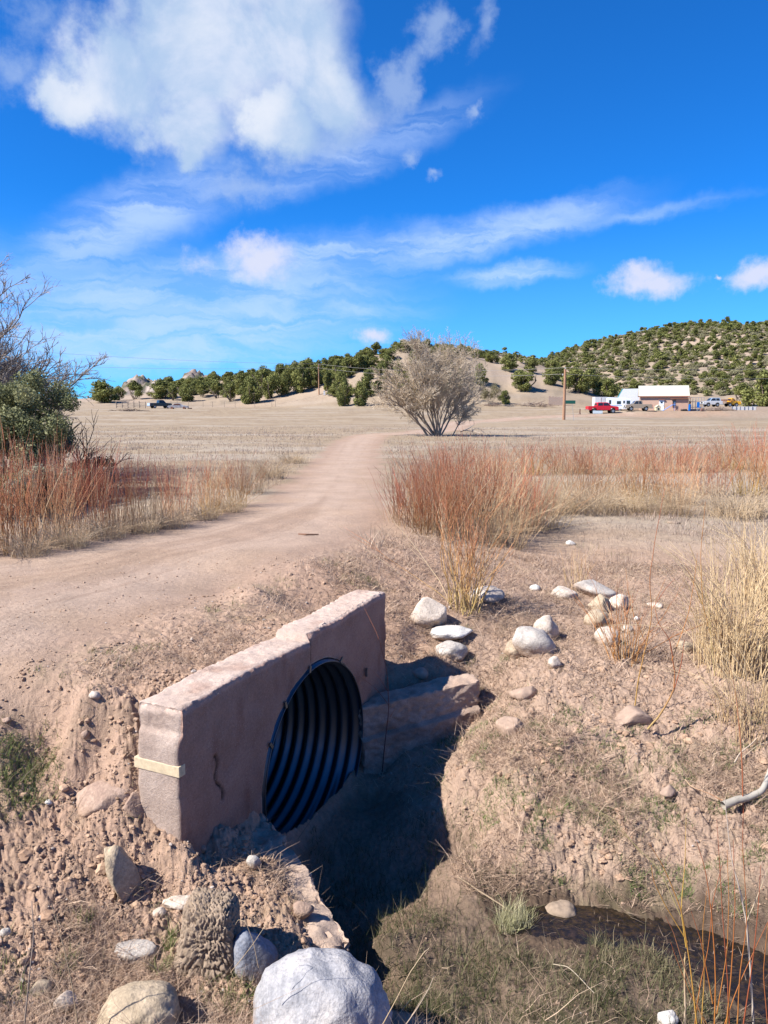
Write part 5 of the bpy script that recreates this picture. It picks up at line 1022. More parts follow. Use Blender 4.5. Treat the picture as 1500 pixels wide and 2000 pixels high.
# ------------------------------------------------------------------ leafy crowns
def crown(seed, lobes, nleaf, ls, c0, c1, shape=(1, 1, 1), core=.25, tri=False, flatten=1.0):
    """lobes: (x,y,z,r); leaf quads spread through the lobes, thicker towards their skins"""
    g = np.random.default_rng(seed); lob = np.array(lobes, float); w = lob[:, 3] ** 2; k = g.choice(len(lob), nleaf, p=w / w.sum()); d = g.normal(size=(nleaf, 3)); d /= np.linalg.norm(d, axis=1, keepdims=True)
    rr_ = lob[k, 3] * (g.random(nleaf) ** .33) * g.uniform(.72, 1.12, nleaf); c = lob[k, :3] + d * rr_[:, None] * np.array(shape)
    a = g.normal(size=(nleaf, 3)); a /= np.linalg.norm(a, axis=1, keepdims=True); b = np.cross(a, d + g.normal(0, .5, d.shape)); b /= np.linalg.norm(b, axis=1, keepdims=True) + 1e-9; s = ls * np.exp(g.normal(0, .3, nleaf))
    V = np.stack([c - a * s[:, None] * .5, c + b * s[:, None] * .38, c + a * s[:, None] * .6, c - b * s[:, None] * .38], 1).reshape(-1, 3); Q = np.arange(nleaf * 4).reshape(-1, 4)
    lc = g.random(len(lob)); t = np.clip(lc[k] * .6 + g.random(nleaf) * .5, 0, 1); cc = mixc(c0, c1, t) * g.uniform(.75, 1.2, (nleaf, 1)); return V, Q, np.repeat(cc, 4, 0)
def juniper_lobes(g, n, w, h, up=.5):
    L = []
    for i in range(n):
        a = g.uniform(0, 2 * pi); q = g.random() ** .6; zz = g.uniform(.12, .92); prof = math.sin(min(1, (zz + .12)) * pi) ** .6; r = w * .5 * prof * q * .8; L.append((r * cos(a), r * sin(a), zz * h, w * g.uniform(.13, .24)))
    return L
JG0, JG1 = (.115, .135, .040), (.32, .32, .10)
def juniper_variant(seed, nleaf, ls, nl=26, h=1.0, w=1.0):
    g = np.random.default_rng(seed); V, Q, c = crown(seed, juniper_lobes(g, nl, w, h), nleaf, ls, JG0, JG1); return rawmesh('crown', V, [Q], c, smooth=False)
def trunk_mesh(seed):
    g = np.random.default_rng(seed); t = [((g.uniform(-.06, .06), g.uniform(-.06, .06), -.06), (g.normal(0, .35), g.normal(0, .35), 1), .7, .035) for _ in range(4)]
    lv = grow_tree(seed, t, [(3, .6, .5, .8)]); a = tree_mesh(lv, [(.16, .12, .09), (.2, .16, .12)], (5, 3)); return rawmesh('trunk', np.vstack(a.V), [np.vstack(a.Q)], np.vstack(a.c))
JN = [(juniper_variant(400 + i, 5200, .050, [30, 16, 24, 12, 20][i]), trunk_mesh(450 + i)) for i in range(5)]           # nearer ones
JF = [(juniper_variant(420 + i, 1500, .095, [20, 10, 15, 8, 13][i]), trunk_mesh(460 + i)) for i in range(5)]           # far ones
for a, b in JN + JF: a.materials.append(LEAF); b.materials.append(STEM)
def juniper(x, y, w, h, label, group, near=True, zoff=0.0, parts=True):
    z = float(hz(x, y)[0]) + zoff; v = (JN if near else JF)[int(rng.integers(0, 5))]; e = empty('juniper', (x, y, z - .05), U_(0, 6.28), label, 'juniper', group); e.scale = (w, w * float(rng.uniform(.75, 1.15)), h)
    o = bpy.data.objects.new('crown', v[0]); C.objects.link(o); o.parent = e
    if parts: o = bpy.data.objects.new('trunk', v[1]); C.objects.link(o); o.parent = e
    return e
def jp(px, py, wpx, hpx, label=None, group=None, D=None):
    x, y, z = hit(px, py); 
    if D: x, y = (px - 750) / F * D, D
    D_ = y; return juniper(x, y, wpx / F * D_, hpx / F * D_, label, group)
TL = 'junipers along the foot of the far slope on the left'
for a in [(205,786,78,52,'broad juniper at the left end of the tree line, beside the bare tree tips'),(262,780,44,40,'round dense juniper left of the old pickup'),(312,778,62,44,'wide light-topped juniper just above the dark pickup'),
          (340,782,30,34,'small dark juniper behind the rusty wreck'),(368,784,44,38,'brownish juniper with a clear shadow, standing alone before the line'),(392,775,40,34,'pale green juniper right of the brownish one'),
          (424,778,34,38,'narrow juniper under the rocky peak on its right'),(452,784,38,42,'juniper with dark foot, first of the dense middle clump'),(490,788,56,60,'largest juniper of the line, front of the dense middle clump'),
          (232,782,40,34,'low juniper behind the rail fence')]:
    jp(a[0], a[1], a[2] * .88, a[3] * .84, a[4], TL)
CG = 'junipers on the centre hill'
for a in [(530,778,40,48),(555,772,38,48),(585,766,40,50),(610,758,40,44),(515,770,44,50),(545,752,38,40),(575,745,36,40),(640,762,26,40),(470,770,40,44),(600,735,36,36),(630,735,36,36),(560,735,30,30),(655,740,34,36),(680,735,40,36),(700,725,36,34),(625,750,24,26)]:
    jp(*a, 'mid-green juniper packed in the belt climbing the left flank of the centre hill', CG + ' left flank')
for a in [(673,793,36,54,'tall pointed juniper of the pair before the bare slope, left one'),(702,793,38,46,'bushy juniper of the pair before the bare slope, right one'),(664,768,34,44,'dark juniper directly behind the pointed one'),(722,772,40,50,'juniper half hidden by the left twigs of the wide bare tree'),
          (986,789,26,26,'small round juniper alone beyond the road, right of the bare tree'),(1021,763,54,42,'broad juniper in the middle of the bare slope'),(994,724,40,32,'juniper on the upper bare slope above the broad one'),(1073,751,34,30,'juniper between the broad one and the utility pole'),
          (1037,727,36,30,'juniper on the saddle above the board fence'),(1078,728,30,26,'rounded juniper on the lower right hill above the pole'),(1126,766,62,46,'big dark juniper behind the top of the utility pole'),(1150,756,44,36,'juniper merging with the big dark one right of the pole'),
          (940,752,40,42,'dark juniper seen through the right twigs of the wide bare tree'),(1184,776,50,36,'spreading juniper right above the white camper'),(960,708,30,22,'low juniper on the ridge just right of the bare tree'),(1480,806,90,70,'large olive juniper at the right picture edge beside the white panels'),(1440,790,50,40,'olive juniper above the white panels')]:
    jp(*a[:4], a[4], None, D=(176 if a[0] == 1480 else 186 if a[0] == 1440 else None))
# scattered: the ridge of the centre hill and the whole right hill
def proj(x, y, z):
    dep_ = y * cos(PITCH) - (z - EYE) * sin(PITCH); up = y * sin(PITCH) + (z - EYE) * cos(PITCH); return 750 + F * x / dep_, 1000 - F * up / dep_
cand = []
g = np.random.default_rng(77)
X = g.uniform(-95, 300, 30000); Y = g.uniform(172, 420, 30000); Z = hz(X, Y); PX, PY = proj(X, Y, Z); CL = fbm(X * .035, Y * .035, 3); cell_ = {}
print('z', Z.max(), (Z > 4.5).sum(), PX.min(), PX.max())
for x, y, z, px, py, cl in zip(X, Y, Z, PX, PY, CL):
    if z < 4.5 or px < 330 or px > 1680: continue
    if py > 776 and px < 1080: continue
    centre = (px < 1000 and y < 300)
    if centre:
        if py > 772 - max(0, px - 480) * .18 and px < 640: continue
        if px < 900 and g.random() > .95: continue
        if 905 < px < 1060 and py > 700: continue
        if 680 < px < 720 and 735 < py < 765: continue
        if 735 < px < 800 and 690 < py < 720 and g.random() < .8: continue
        sp_ = 3.0
    else:
        if 925 < px < 1075 and py > 712 and y < 300: continue
        if y < 205 and px < 1450: continue
        if g.random() > .6 + 2.2 * (cl + .18): continue
        sp_ = 3.8
    k = (int(x // sp_) + (5000 if centre else 0), int(y // sp_)); 
    if any((k[0] + i, k[1] + j) in cell_ and (cell_[(k[0] + i, k[1] + j)][0] - x) ** 2 + (cell_[(k[0] + i, k[1] + j)][1] - y) ** 2 < sp_ ** 2 for i in (-1, 0, 1) for j in (-1, 0, 1)): continue
    cell_[k] = (x, y); w = g.uniform(2.0, 4.3) * (1.05 if centre else 1.0); cand.append((w / y, x, y, w, w * g.uniform(.55, .85), centre, px, py))
cand.sort(key=lambda c: -c[0]); NIND = 250
print('junipers scattered', len(cand))
for i, (q, x, y, w, h, centre, px, py) in enumerate(cand[:NIND]):
    if centre: juniper(x, y, w, h, 'juniper among the thick cover over the top of the centre hill', CG + ' top', near=True)
    else: juniper(x, y, w, h, 'olive green juniper dotted over the pale right hill', 'junipers dotted over the right hill', near=y < 260)
acc = Acc(); base_c = [(np.array([v.co[:] for v in JF[i][0].vertices]), np.array([a.color[:3] for a in JF[i][0].attributes['col'].data])) for i in range(5)]
for (q, x, y, w, h, centre, px, py) in cand[NIND:]:
    i = int(g.integers(0, 5)); V, c = base_c[i]; m_ = 700 * 4; st_ = int(g.integers(0, 700)) * 4; V = V[st_:st_ + m_]; a = g.uniform(0, 6.28); R_ = np.array([[cos(a), -sin(a)], [sin(a), cos(a)]]); P = V.copy(); w *= 1.1; P[:, :2] = P[:, :2] @ R_ * w; P[:, 2] = P[:, 2] * h + float(hz(x, y)[0]); P[:, 0] += x; P[:, 1] += y
    acc.add((P, np.arange(m_).reshape(-1, 4), c[st_:st_ + m_] * g.uniform(.85, 1.15)))
if acc.n: tag(acc.build('distant_junipers', LEAF, smooth=False), 'the smallest of the junipers covering the far slopes of the right hill', 'junipers', kind='stuff')
# grey leafless scrub between the junipers
X = g.uniform(20, 290, 8500); Y = g.uniform(200, 400, 8500); Z = hz(X, Y); acc = Acc(); n_ = 0
bv = crown(900, [(0, 0, .3, .5), (.3, .1, .25, .35), (-.3, -.1, .25, .35)], 160, .16, (.20, .195, .10), (.37, .33, .20))
for x, y, z in zip(X, Y, Z):
    if z < 5 or (y < 300 and x < 62): continue
    w = g.uniform(1.1, 2.5); P = bv[0] * np.array([w, w, w * .7]) + np.array([x, y, z]); acc.add((P, bv[1], bv[2] * g.uniform(.8, 1.2))); n_ += 1
tag(acc.build('scrub', LEAF, smooth=False), 'low grey leafless scrub between the junipers', 'scrub', kind='stuff')

# left juniper, near: grey-green with pale tips, dark inside
D = 14.2; xj = (50 - 750) / F * D; zj = float(ground_z(xj, D)[0]); g = np.random.default_rng(88)
nj = empty('juniper', (xj, D, zj), 0, 'near grey-green juniper at the left edge behind the red willows', 'juniper')
lob = [(g.normal(-.25, .72), g.normal(0, .5), g.uniform(.75, 2.25), g.uniform(.17, .34)) for _ in range(60)]; lob = [l for l in lob if l[0] < .95]; lob = [(a, b_, min(c_, 2.35 - .75 * abs(a + .1)), r) for a, b_, c_, r in lob]
V, Q, c = crown(501, lob, 62000, .032, (.12, .14, .055), (.40, .39, .20)); link('crown', rawmesh('crown', V, [Q], c, smooth=False), LEAF, nj)
tl_ = [((g.uniform(-.3, .3), g.uniform(-.2, .2), -.1), (g.normal(0, .8), g.normal(0, .5), .8), 1.3, .045) for _ in range(9)]; tree_mesh(grow_tree(31, tl_, [(5, .6, .5, .8), (4, .6, .5, .8)]), [(.10, .075, .06)], (6, 4, 3)).build('trunk', STEM, nj)
def bush(px, py, wpx, hpx, n, ls, c0, c1, label, seed, name='shrub', twig=None, D=None):
    x, y, z = hit(px, py); 
    if D: y = D; x = (px - 750) / F * D
    z = float(ground_z(x, y)[0]); Dd = y; w = wpx / F * Dd; h = hpx / F * Dd; g = np.random.default_rng(seed); e = empty(name, (x, y, z), 0, label, 'shrub')
    lob = [(g.normal(0, w * .24), g.normal(0, w * .2), g.uniform(.35, .9) * h, w * g.uniform(.08, .16)) for _ in range(22)]
    if n: V, Q, c = crown(seed, lob, n, ls, c0, c1); link('crown', rawmesh('crown', V, [Q], c, smooth=False), LEAF, e)
    t = [((g.normal(0, w * .08), g.normal(0, w * .08), -.05), (g.normal(0, .6), g.normal(0, .6), 1), h * .75, .02) for _ in range(12)]; tree_mesh(grow_tree(seed, t, [(5, .6, .55, .7), (4, .6, .6, .7)]), [twig or (.2, .16, .12)], (5, 3, 3)).build('branches', STEM, e); return e
bush(75, 930, 150, 105, 9000, .035, (.28, .30, .20), (.46, .46, .33), 'pale silvery shrub in front of the near juniper', 601, D=13.2)
bush(20, 940, 90, 90, 4000, .035, (.16, .19, .08), (.34, .36, .18), 'yellow-green shrub at the left edge under the near juniper', 602, D=13.0)
bush(150, 900, 110, 150, 0, 0, None, None, 'dark twiggy leafless shrub at the right side of the near juniper', 603, twig=(.13, .095, .08), D=14.6)
bush(170, 935, 90, 80, 2500, .04, (.07, .06, .03), (.17, .15, .07), 'low dark shrub at the foot of the twiggy one behind the willows', 604, D=14.0)
bush(955, 790, 60, 40, 3500, .16, (.20, .17, .09), (.30, .26, .14), 'low tan-green scrub bush at the foot of the centre hill right of the bare tree', 605)

# rocky mountain, far left
gx_, gy_ = np.meshgrid(np.linspace(-330, -60, 150), np.linspace(760, 980, 90), indexing='ij'); X = gx_.ravel(); Y = gy_.ravel()
def gb(cx, cy, h, sx, sy): return h * np.exp(-((X - cx) / sx) ** 2 - ((Y - cy) / sy) ** 2)
zm = np.maximum.reduce([gb(-213, 880, 49, 26, 60), gb(-255, 890, 38, 60, 80), gb(-275, 880, 42, 30, 60), gb(-340, 900, 30, 60, 80), gb(-205, 880, 40, 60, 80), gb(-120, 900, 34, 60, 80)])
rg_ = 1 - np.abs(fbm(X * .045, Y * .045, 5)) * 1.6; zm = zm * (1 + .13 * rg_) + 5 * np.abs(fbm(X * .12, Y * .12, 3)) * sst(zm, 10, 35) - 8 - 5 * (1 - sst(X, -330, -300))
cm = lerp(np.tile(np.array([.30, .235, .20]), (len(X), 1)), (.42, .35, .30), sst(fbm(X * .08, Y * .08, 4), -.2, .4)); cm = lerp(cm, (.075, .085, .045), sst(fbm(X * .11 + 5, Y * .11, 3) - .45 * sst(zm, 38, 55), .0, .18) * .9)
ii = np.arange(150 * 90).reshape(150, 90); Q = np.stack([ii[:-1, :-1], ii[1:, :-1], ii[1:, 1:], ii[:-1, 1:]], -1).reshape(-1, 4)
tag(link('mountain', rawmesh('mountain', np.stack([X, Y, zm], 1), [Q], cm), gm), kind='structure')

# ------------------------------------------------------------------ the homestead and its vehicles
def paint(name, c, rough=.35, nz=.06, spec=.5): return mat(name, c, rough, nz=nz, scale=3, spec=spec)
tyre_m = mat('tyre', (.02, .02, .02), .8); glass_m = mat('window_glass', (.02, .025, .03), .1, spec=.8); rimm = mat('rim', (.45, .45, .46), .35, metal=.8); chrome = mat('chrome', (.6, .6, .6), .25, metal=.9); lampm = mat('lamp_lens', (.75, .75, .7), .2); taill = mat('tail_lens', (.4, .02, .02), .3)
def gl(px, D): return (px - 750) / F * D
def zg(x, y): return float(hz(x, y)[0])
def pickup(label, x, y, z, rz, body, cabroof=None, L=5.5, lift=0.0, bed=None, old=False, cabx=(2.05, 4.15), shell=False, flatbed=None, dark_bed=True):
    e = empty('pickup_truck', (x, y, z), rz, label, 'pickup truck'); W = 1.0; zl = .45 + lift; zb = 1.12 + lift; wr = .37 + lift * .35; wx = (1.05, L - 1.0)
    def arch(cx, r, n=7): return [(cx + r * cos(a), zl + r * .95 * sin(a)) for a in np.linspace(pi, 0, n)][::1]
    low = [(0.02, zl)] + [(cx_, z_) for cx_, z_ in arch(wx[0], wr * 1.15)] + [(cx_, z_) for cx_, z_ in arch(wx[1], wr * 1.15)] + [(L - .05, zl)]
    hood = [(L, zl + .25), (L - .04, zb - .12), (L - .35, zb - .02), (cabx[1] + .1, zb + .06)]
    if flatbed is None:
        prof = low + hood + [(cabx[0], zb + .04), (0, zb), (0, zl + .1)]; mb = MB().prism(prof, -W * .93, W * .93); b_ = mb.build('body', body, e, bevel=.03)
        inn = MB().box((cabx[0] / 2 + .02, 0, zb + .005), (cabx[0] - .22, W * 1.6, .06)); inn.build('cargo_bed', bed or mat('bed_dark', (.05, .05, .05), .8), e)
    else:
        prof = [(cabx[0] - .1, zl)] + arch(wx[1], wr * 1.15) + [(L - .05, zl)] + hood + [(cabx[0] - .1, zb + .04)]; MB().prism(prof, -W * .85, W * .85).build('body', body, e, bevel=.06)
        fb = MB().box((cabx[0] / 2 - .1, 0, zb - .18), (cabx[0] + .5, 2.1, .12))
        for k in range(5): fb.box((-.3 + k * .58, 1.02, zb + .1), (.06, .05, .5)); fb.box((-.3 + k * .58, -1.02, zb + .1), (.06, .05, .5))
        for s_ in (-1, 1): fb.box((cabx[0] / 2 - .1, s_ * 1.03, zb + .12), (cabx[0] + .4, .03, .14)); fb.box((cabx[0] / 2 - .1, s_ * 1.03, zb + .30), (cabx[0] + .4, .03, .12))
        fb.build('flat_bed', flatbed, e); MB().box((cabx[0] / 2, 0, zl + .1), (cabx[0] + .2, .8, .16)).build('frame', tyre_m, e)
    zt = zb + (.68 if not old else .66); c0, c1 = cabx
    cab = [(c0 + .02, zb + .02), (c0 + .14, zt - .08), (c0 + .3, zt), (c1 - .62, zt), (c1 - .42, zt - .06), (c1 + .1, zb + .04)]; ct = MB(); n = len(cab)
    V = [(a, -W * (.90 if z_ < zb + .1 else .76), z_) for a, z_ in cab] + [(a, W * (.90 if z_ < zb + .1 else .76), z_) for a, z_ in cab]
    ct.add(V, [(i, (i + 1) % n, n + (i + 1) % n, n + i) for i in range(n)] + [tuple(range(n - 1, -1, -1)), tuple(range(n, 2 * n))]); ct.build('cab', cabroof or body, e, bevel=.03)
    for s_ in (-1, 1):
        m1 = (c0 + c1) / 2 - .1
        for a0, a1, b0, b1 in ((c0 + .22, m1 - .05, c0 + .30, m1 - .05), (m1 + .05, c1 - .1, m1 + .05, c1 - .5)):
            y0, y1 = s_ * W * .893, s_ * W * .775; MB().add([(a0, y0 + s_ * .012, zb + .10), (a1, y0 + s_ * .012, zb + .10), (b1, y1 + s_ * .012, zt - .10), (b0, y1 + s_ * .012, zt - .10), (a0, y0 - s_ * .03, zb + .10), (a1, y0 - s_ * .03, zb + .10), (b1, y1 - s_ * .03, zt - .10), (b0, y1 - s_ * .03, zt - .10)],
              [(0, 1, 2, 3), (4, 5, 6, 7), (0, 1, 5, 4), (1, 2, 6, 5), (2, 3, 7, 6), (3, 0, 4, 7)]).build('side_window', glass_m, e)
    MB().add([(c1 + .09, -W * .8, zb + .09), (c1 + .09, W * .8, zb + .09), (c1 - .38, W * .68, zt - .08), (c1 - .38, -W * .68, zt - .08), (c1 - .0, -W * .8, zb + .05), (c1 - .0, W * .8, zb + .05), (c1 - .45, W * .68, zt - .12), (c1 - .45, -W * .68, zt - .12)], [(0, 1, 2, 3), (4, 5, 6, 7), (0, 1, 5, 4), (1, 2, 6, 5), (2, 3, 7, 6), (3, 0, 4, 7)]).build('windscreen', glass_m, e)
    MB().box((c0 + .055, 0, (zb + zt) / 2), (.04, 1.3, .36), ry=.17).build('rear_window', glass_m, e)
    for cx_ in wx:
        for s_ in (-1, 1):
            w = MB().cyl((cx_, s_ * .72, wr), (cx_, s_ * .97, wr), wr, n=18).build('wheel', tyre_m, e, bevel=.03); MB().cyl((cx_, s_ * .965, wr), (cx_, s_ * .985, wr), wr * .55, n=14).build('rim', rimm, w)
    MB().box((L + .06, 0, zl + .08), (.14, 1.9, .2)).build('front_bumper', chrome, e, bevel=.03)
    if flatbed is None: MB().box((-.08, 0, zl + .06), (.14, 1.9, .18)).build('rear_bumper', chrome, e, bevel=.03)
    for s_ in (-1, 1):
        MB().box((L - .01, s_ * .7, zb - .28), (.06, .34, .2)).build('headlight', lampm, e, bevel=.01)
        if flatbed is None: MB().box((.0, s_ * .86, zb - .25), (.05, .14, .34)).build('tail_light', taill, e, bevel=.01)
    MB().box((L + .01, 0, zb - .28), (.05, .96, .24)).build('grille', mat('grille', (.08, .08, .08), .4), e)
    return e
DH = 140.0; PZ = zg(gl(1290, DH), DH)
def hx(px, D=DH): return gl(px, D)
redp = paint('red_paint', (.62, .015, .03)); beigep = paint('beige_paint', (.30, .245, .185)); whitep = paint('white_paint', (.62, .62, .62)); yelp = paint('yellow_paint', (.80, .42, .02)); dkg = paint('dark_green_paint', (.03, .05, .055)); bluew = paint('pale_blue_paint', (.40, .52, .66)); rusty = mat('rusty_panel', (.30, .13, .08), .8, nz=.4, scale=4)
def zd(x, y): return zg(x, y)
x0 = hx(1143, 137); pickup('bright red crew-cab pickup parked sideways left of the house', x0, 137, zd(x0, 137), .02, redp, L=5.35, lift=.14, cabx=(1.45, 3.95))
x0 = hx(1268, 137.5); pickup('dusty beige pickup parked in front of the camper, nose to the left', x0 - .1, 137.5, zd(x0, 137.5), pi - .10, beigep, L=4.6, cabx=(1.6, 3.3))
x0 = hx(1401.5, 158); z0 = EYE + (800.5 - 798.5) / F * 158; zq = zd(hx(1400, 158), 158); pickup('old white and pale blue pickup right of the house', x0, 158, zq + .02, pi, whitep, bluew, L=3.7 + .2, cabx=(.4, 2.6), bed=whitep)
x0 = hx(1403, 160); pickup('old yellow truck with rust-brown flat bed, right of the white and blue one', x0 + .3, 160, zd(x0, 160) + .02, 0, yelp, L=3.4, cabx=(1.15, 2.25), old=True, flatbed=rusty)
x, y, z = hit(292, 800); y = 168; x = gl(292, y); pickup('old dark pickup with a pale tailgate left standing on the pasture', x + .3, y, zd(x, y), .62, dkg, None, L=4.9, cabx=(2.0, 3.5), bed=bluew)
# its pale tailgate
o = [c for c in C.objects if c.name.startswith('pickup_truck') and c.get('label', '').startswith('old dark')][0]; MB().box((-.02, 0, .84), (.05, 1.7, .5)).build('tailgate', bluew, o, bevel=.02)
x = gl(333, 165); wk = empty('wrecked_car', (x, 165, zd(x, 165)), .12, 'rusty pale wrecked car with crushed roof right of the dark pickup', 'wrecked car')
V_ = [(0, .25), (0, .65), (.9, .78), (1.4, 1.15), (2.3, 1.18), (2.95, .8), (4.0, .62), (4.2, .25)]
MB().prism(V_, -.8, .8).build('body', mat('wreck_paint', (.42, .40, .40), .7, nz=.35, scale=2.2), wk, bevel=.05); MB().prism([(1.0, .8), (1.45, 1.1), (2.25, 1.12), (2.75, .82)], -.815, .815).build('side_window', mat('rust_hole', (.16, .07, .05), .9), wk)
for cx_ in (.8, 3.3):
    for s_ in (-1, 1): MB().cyl((cx_, s_ * .6, .2), (cx_, s_ * .82, .2), .27, n=12).build('wheel', rusty, wk)
MB().box((4.5, -.5, .12), (.9, .25, .2), rz=.4).build('fallen_panel', rusty, wk)

# house
wallm = mat('tan_plaster', (.52, .345, .26), .9, nz=.05, scale=2); roofm = mat('cream_metal', (.52, .51, .42), .55, nz=.03); fascia = mat('fascia', (.33, .15, .10), .8); whm = mat('white_door', (.80, .82, .88), .5)
hx0, hx1 = hx(1247), hx(1334); hw = hx1 - hx0; hy = DH; PZ = min(zg(hx0, hy), zg(hx1, hy)) - .1; hs = empty('house', ((hx0 + hx1) / 2, hy, PZ), -.30, 'tan plastered house with a cream metal gable roof under the right hill', 'house')
EH = 2.85; RH = EH + 1.75; dp = 6.4; ov = .35
wm = MB(); wm.add([(-hw / 2, 0, 0), (hw / 2, 0, 0), (hw / 2, dp, 0), (-hw / 2, dp, 0), (-hw / 2, 0, EH), (hw / 2, 0, EH), (hw / 2, dp, EH), (-hw / 2, dp, EH), (-hw / 2, dp / 2, RH - .1), (hw / 2, dp / 2, RH - .1)],
  [(0, 1, 5, 4), (2, 3, 7, 6), (1, 2, 6, 9, 5), (3, 0, 4, 8, 7), (4, 5, 9, 8), (6, 7, 8, 9), (0, 3, 2, 1)]); wm.build('wall', wallm, hs)
sl_ = math.atan2(RH - EH, dp / 2)
for s_ in (-1, 1):
    l_ = (dp / 2 + ov) / cos(sl_); mb = MB(); cy_ = dp / 2 + s_ * (dp / 2 + ov) / 2; cz_ = RH + .02 - math.tan(sl_) * (dp / 2 + ov) / 2; a_ = -s_ * sl_
    P = []
    for sx in (-1, 1):
        for u_, v_ in ((-1, -1), (1, -1), (1, 1), (-1, 1)): P.append((sx * (hw / 2 + .3), cy_ + u_ * l_ / 2 * cos(a_) - v_ * .04 * sin(a_), cz_ + u_ * l_ / 2 * sin(a_) + v_ * .04 * cos(a_)))
    mb.add(P, [(0, 1, 2, 3), (4, 5, 6, 7), (0, 1, 5, 4), (1, 2, 6, 5), (2, 3, 7, 6), (3, 0, 4, 7)]); r_o = mb.build('roof', roofm, hs)
    for k in range(16): MB().box((-hw / 2 - .2 + k * (hw + .4) / 15, cy_, cz_ + .055), (.03, (dp / 2 + ov) , .03)).build('seam', roofm, r_o) if False else None
MB().box((0, -ov + .02, EH - .26), (hw + .6, .05, .16)).build('fascia', fascia, hs); MB().box((-hw / 2 - .305, dp / 2, EH - .2 + .6), (.03, .3, 1.4)).build('gable_trim', fascia, hs)
def lx(px): return hx(px) - (hx0 + hx1) / 2
d_o = MB().box((lx(1287), -.03, .98), (.86, .08, 1.95)).build('door', whm, hs, bevel=.01); MB().box((lx(1287), -.08, 1.55), (.36, .03, .3)).build('pane', glass_m, d_o); MB().box((lx(1290.3), -.09, 1.0), (.05, .05, .12)).build('handle', chrome, d_o)
MB().box((lx(1287), -.16, 2.04), (1.15, .28, .08)).build('door_hood', fascia, hs)
w_o = MB().box((lx(1311), -.03, 1.3), (.72, .08, 1.1)).build('window', glass_m, hs); fr = MB()
for a_, b_ in (((lx(1311), -.09, 1.87), (.8, .06, .06)), ((lx(1311), -.09, .75), (.8, .06, .06)), ((lx(1311) - .38, -.09, 1.3), (.06, .06, 1.1)), ((lx(1311) + .38, -.09, 1.3), (.06, .06, 1.1)), ((lx(1311), -.09, 1.3), (.7, .05, .05))): fr.box(a_, b_)
fr.build('frame', fascia, w_o)
ln = MB(); ln.box((lx(1324), -.30, 1.1), (2.1, .5, 2.2))
for k in range(11): ln.box((lx(1324) - 1.0 + k * .2, -.565, 1.1), (.05, .03, 2.2))
ln.build('lean_to', wallm, hs); MB().box((lx(1321), -.5, 2.27), (3.4, 1.1, .08)).build('lean_to_roof', fascia, hs)
sld = empty('slide', (hx(1281), hy - 1.3, PZ + .05), 0, 'pale blue playground slide leaning before the house wall', 'slide'); bl = mat('blue_plastic', (.18, .30, .62), .4)
MB().add([(0, -.2, 0), (.45, -.2, .1), (2.0, -.2, 1.1), (2.6, -.2, 1.15), (2.6, .2, 1.15), (2.0, .2, 1.1), (.45, .2, .1), (0, .2, 0), (0, -.2, -.05), (.45, -.2, .03), (2.0, -.2, 1.0), (2.6, -.2, 1.05), (2.6, .2, 1.05), (2.0, .2, 1.0), (.45, .2, .03), (0, .2, -.05)],
   [(0, 1, 6, 7), (1, 2, 5, 6), (2, 3, 4, 5), (8, 15, 14, 9), (9, 14, 13, 10), (10, 13, 12, 11), (0, 8, 9, 1), (1, 9, 10, 2), (2, 10, 11, 3), (7, 6, 14, 15), (6, 5, 13, 14), (5, 4, 12, 13), (3, 11, 12, 4), (0, 7, 15, 8)]).build('chute', bl, sld)
for s_ in (-1, 1): MB().cyl((2.4, s_ * .2, 0), (2.4, s_ * .2, 1.6), .03, n=6).build('leg', bl, sld)
dhm = mat('cream_boards', (.72, .64, .42), .7); dh = empty('doghouse', (hx(1273), hy - 1.8, zg(hx(1273), hy - 1.8)), 0, 'cream yellow doghouse with a round hole, left of the white house door', 'doghouse')
MB().prism([(-.42, 0), (.42, 0), (.42, .6), (0, .95), (-.42, .6)], -.4, .4).build('wall', dhm, dh); MB().cyl((0, -.415, .3), (0, -.39, .3), .2, n=16).build('entrance', glass_m, dh)
for s_ in (-1, 1): MB().add([(0, -.46, .98), (s_ * .5, -.46, .57), (s_ * .5, .46, .57), (0, .46, .98), (0, -.46, 1.02), (s_ * .5, -.46, .61), (s_ * .5, .46, .61), (0, .46, 1.02)], [(0, 1, 2, 3), (4, 5, 6, 7), (0, 1, 5, 4), (1, 2, 6, 5), (2, 3, 7, 6), (3, 0, 4, 7)]).build('roof', dhm, dh)
# camper trailer
cpx0, cpx1 = hx(1181, 142), hx(1229, 142); cw = cpx1 - cpx0; cpz = zg(cpx0, 142); cp = empty('camper_trailer', (cpx0, 142, cpz), -.22, 'white camper trailer with dark windows behind the pickups', 'camper trailer'); cwm = mat('camper_white', (.72, .76, .82), .4, nz=.03)
MB().prism([(0, .45), (0, 2.5), (.25, 2.62), (cw - 1.3, 2.45), (cw - .2, 2.2), (cw, 1.4), (cw, .5), (.6, .45)], 0, 2.2).build('body', cwm, cp, bevel=.06)
for a_, w_, z_, h_ in ((.55, .35, 1.75, .7), (2.1, .7, 1.65, .55), (3.75, .6, 1.7, .6)): MB().box((a_, -.01, z_), (w_, .04, h_)).build('window', glass_m, cp)
d2 = MB().box((3.0, -.01, 1.35), (.62, .04, 1.7)).build('door', whm, cp); MB().box((3.0, -.035, 1.75), (.3, .03, .5)).build('pane', glass_m, d2); MB().box((cw / 2, -.012, 1.12), (cw * .96, .03, .06)).build('stripe', bl, cp)
for a_ in (1.5, 2.3):
    w = MB().cyl((a_, .05, .33), (a_, .28, .33), .33, n=14).build('wheel', tyre_m, cp); MB().cyl((a_, .03, .33), (a_, .05, .33), .17, n=10).build('rim', rimm, w)
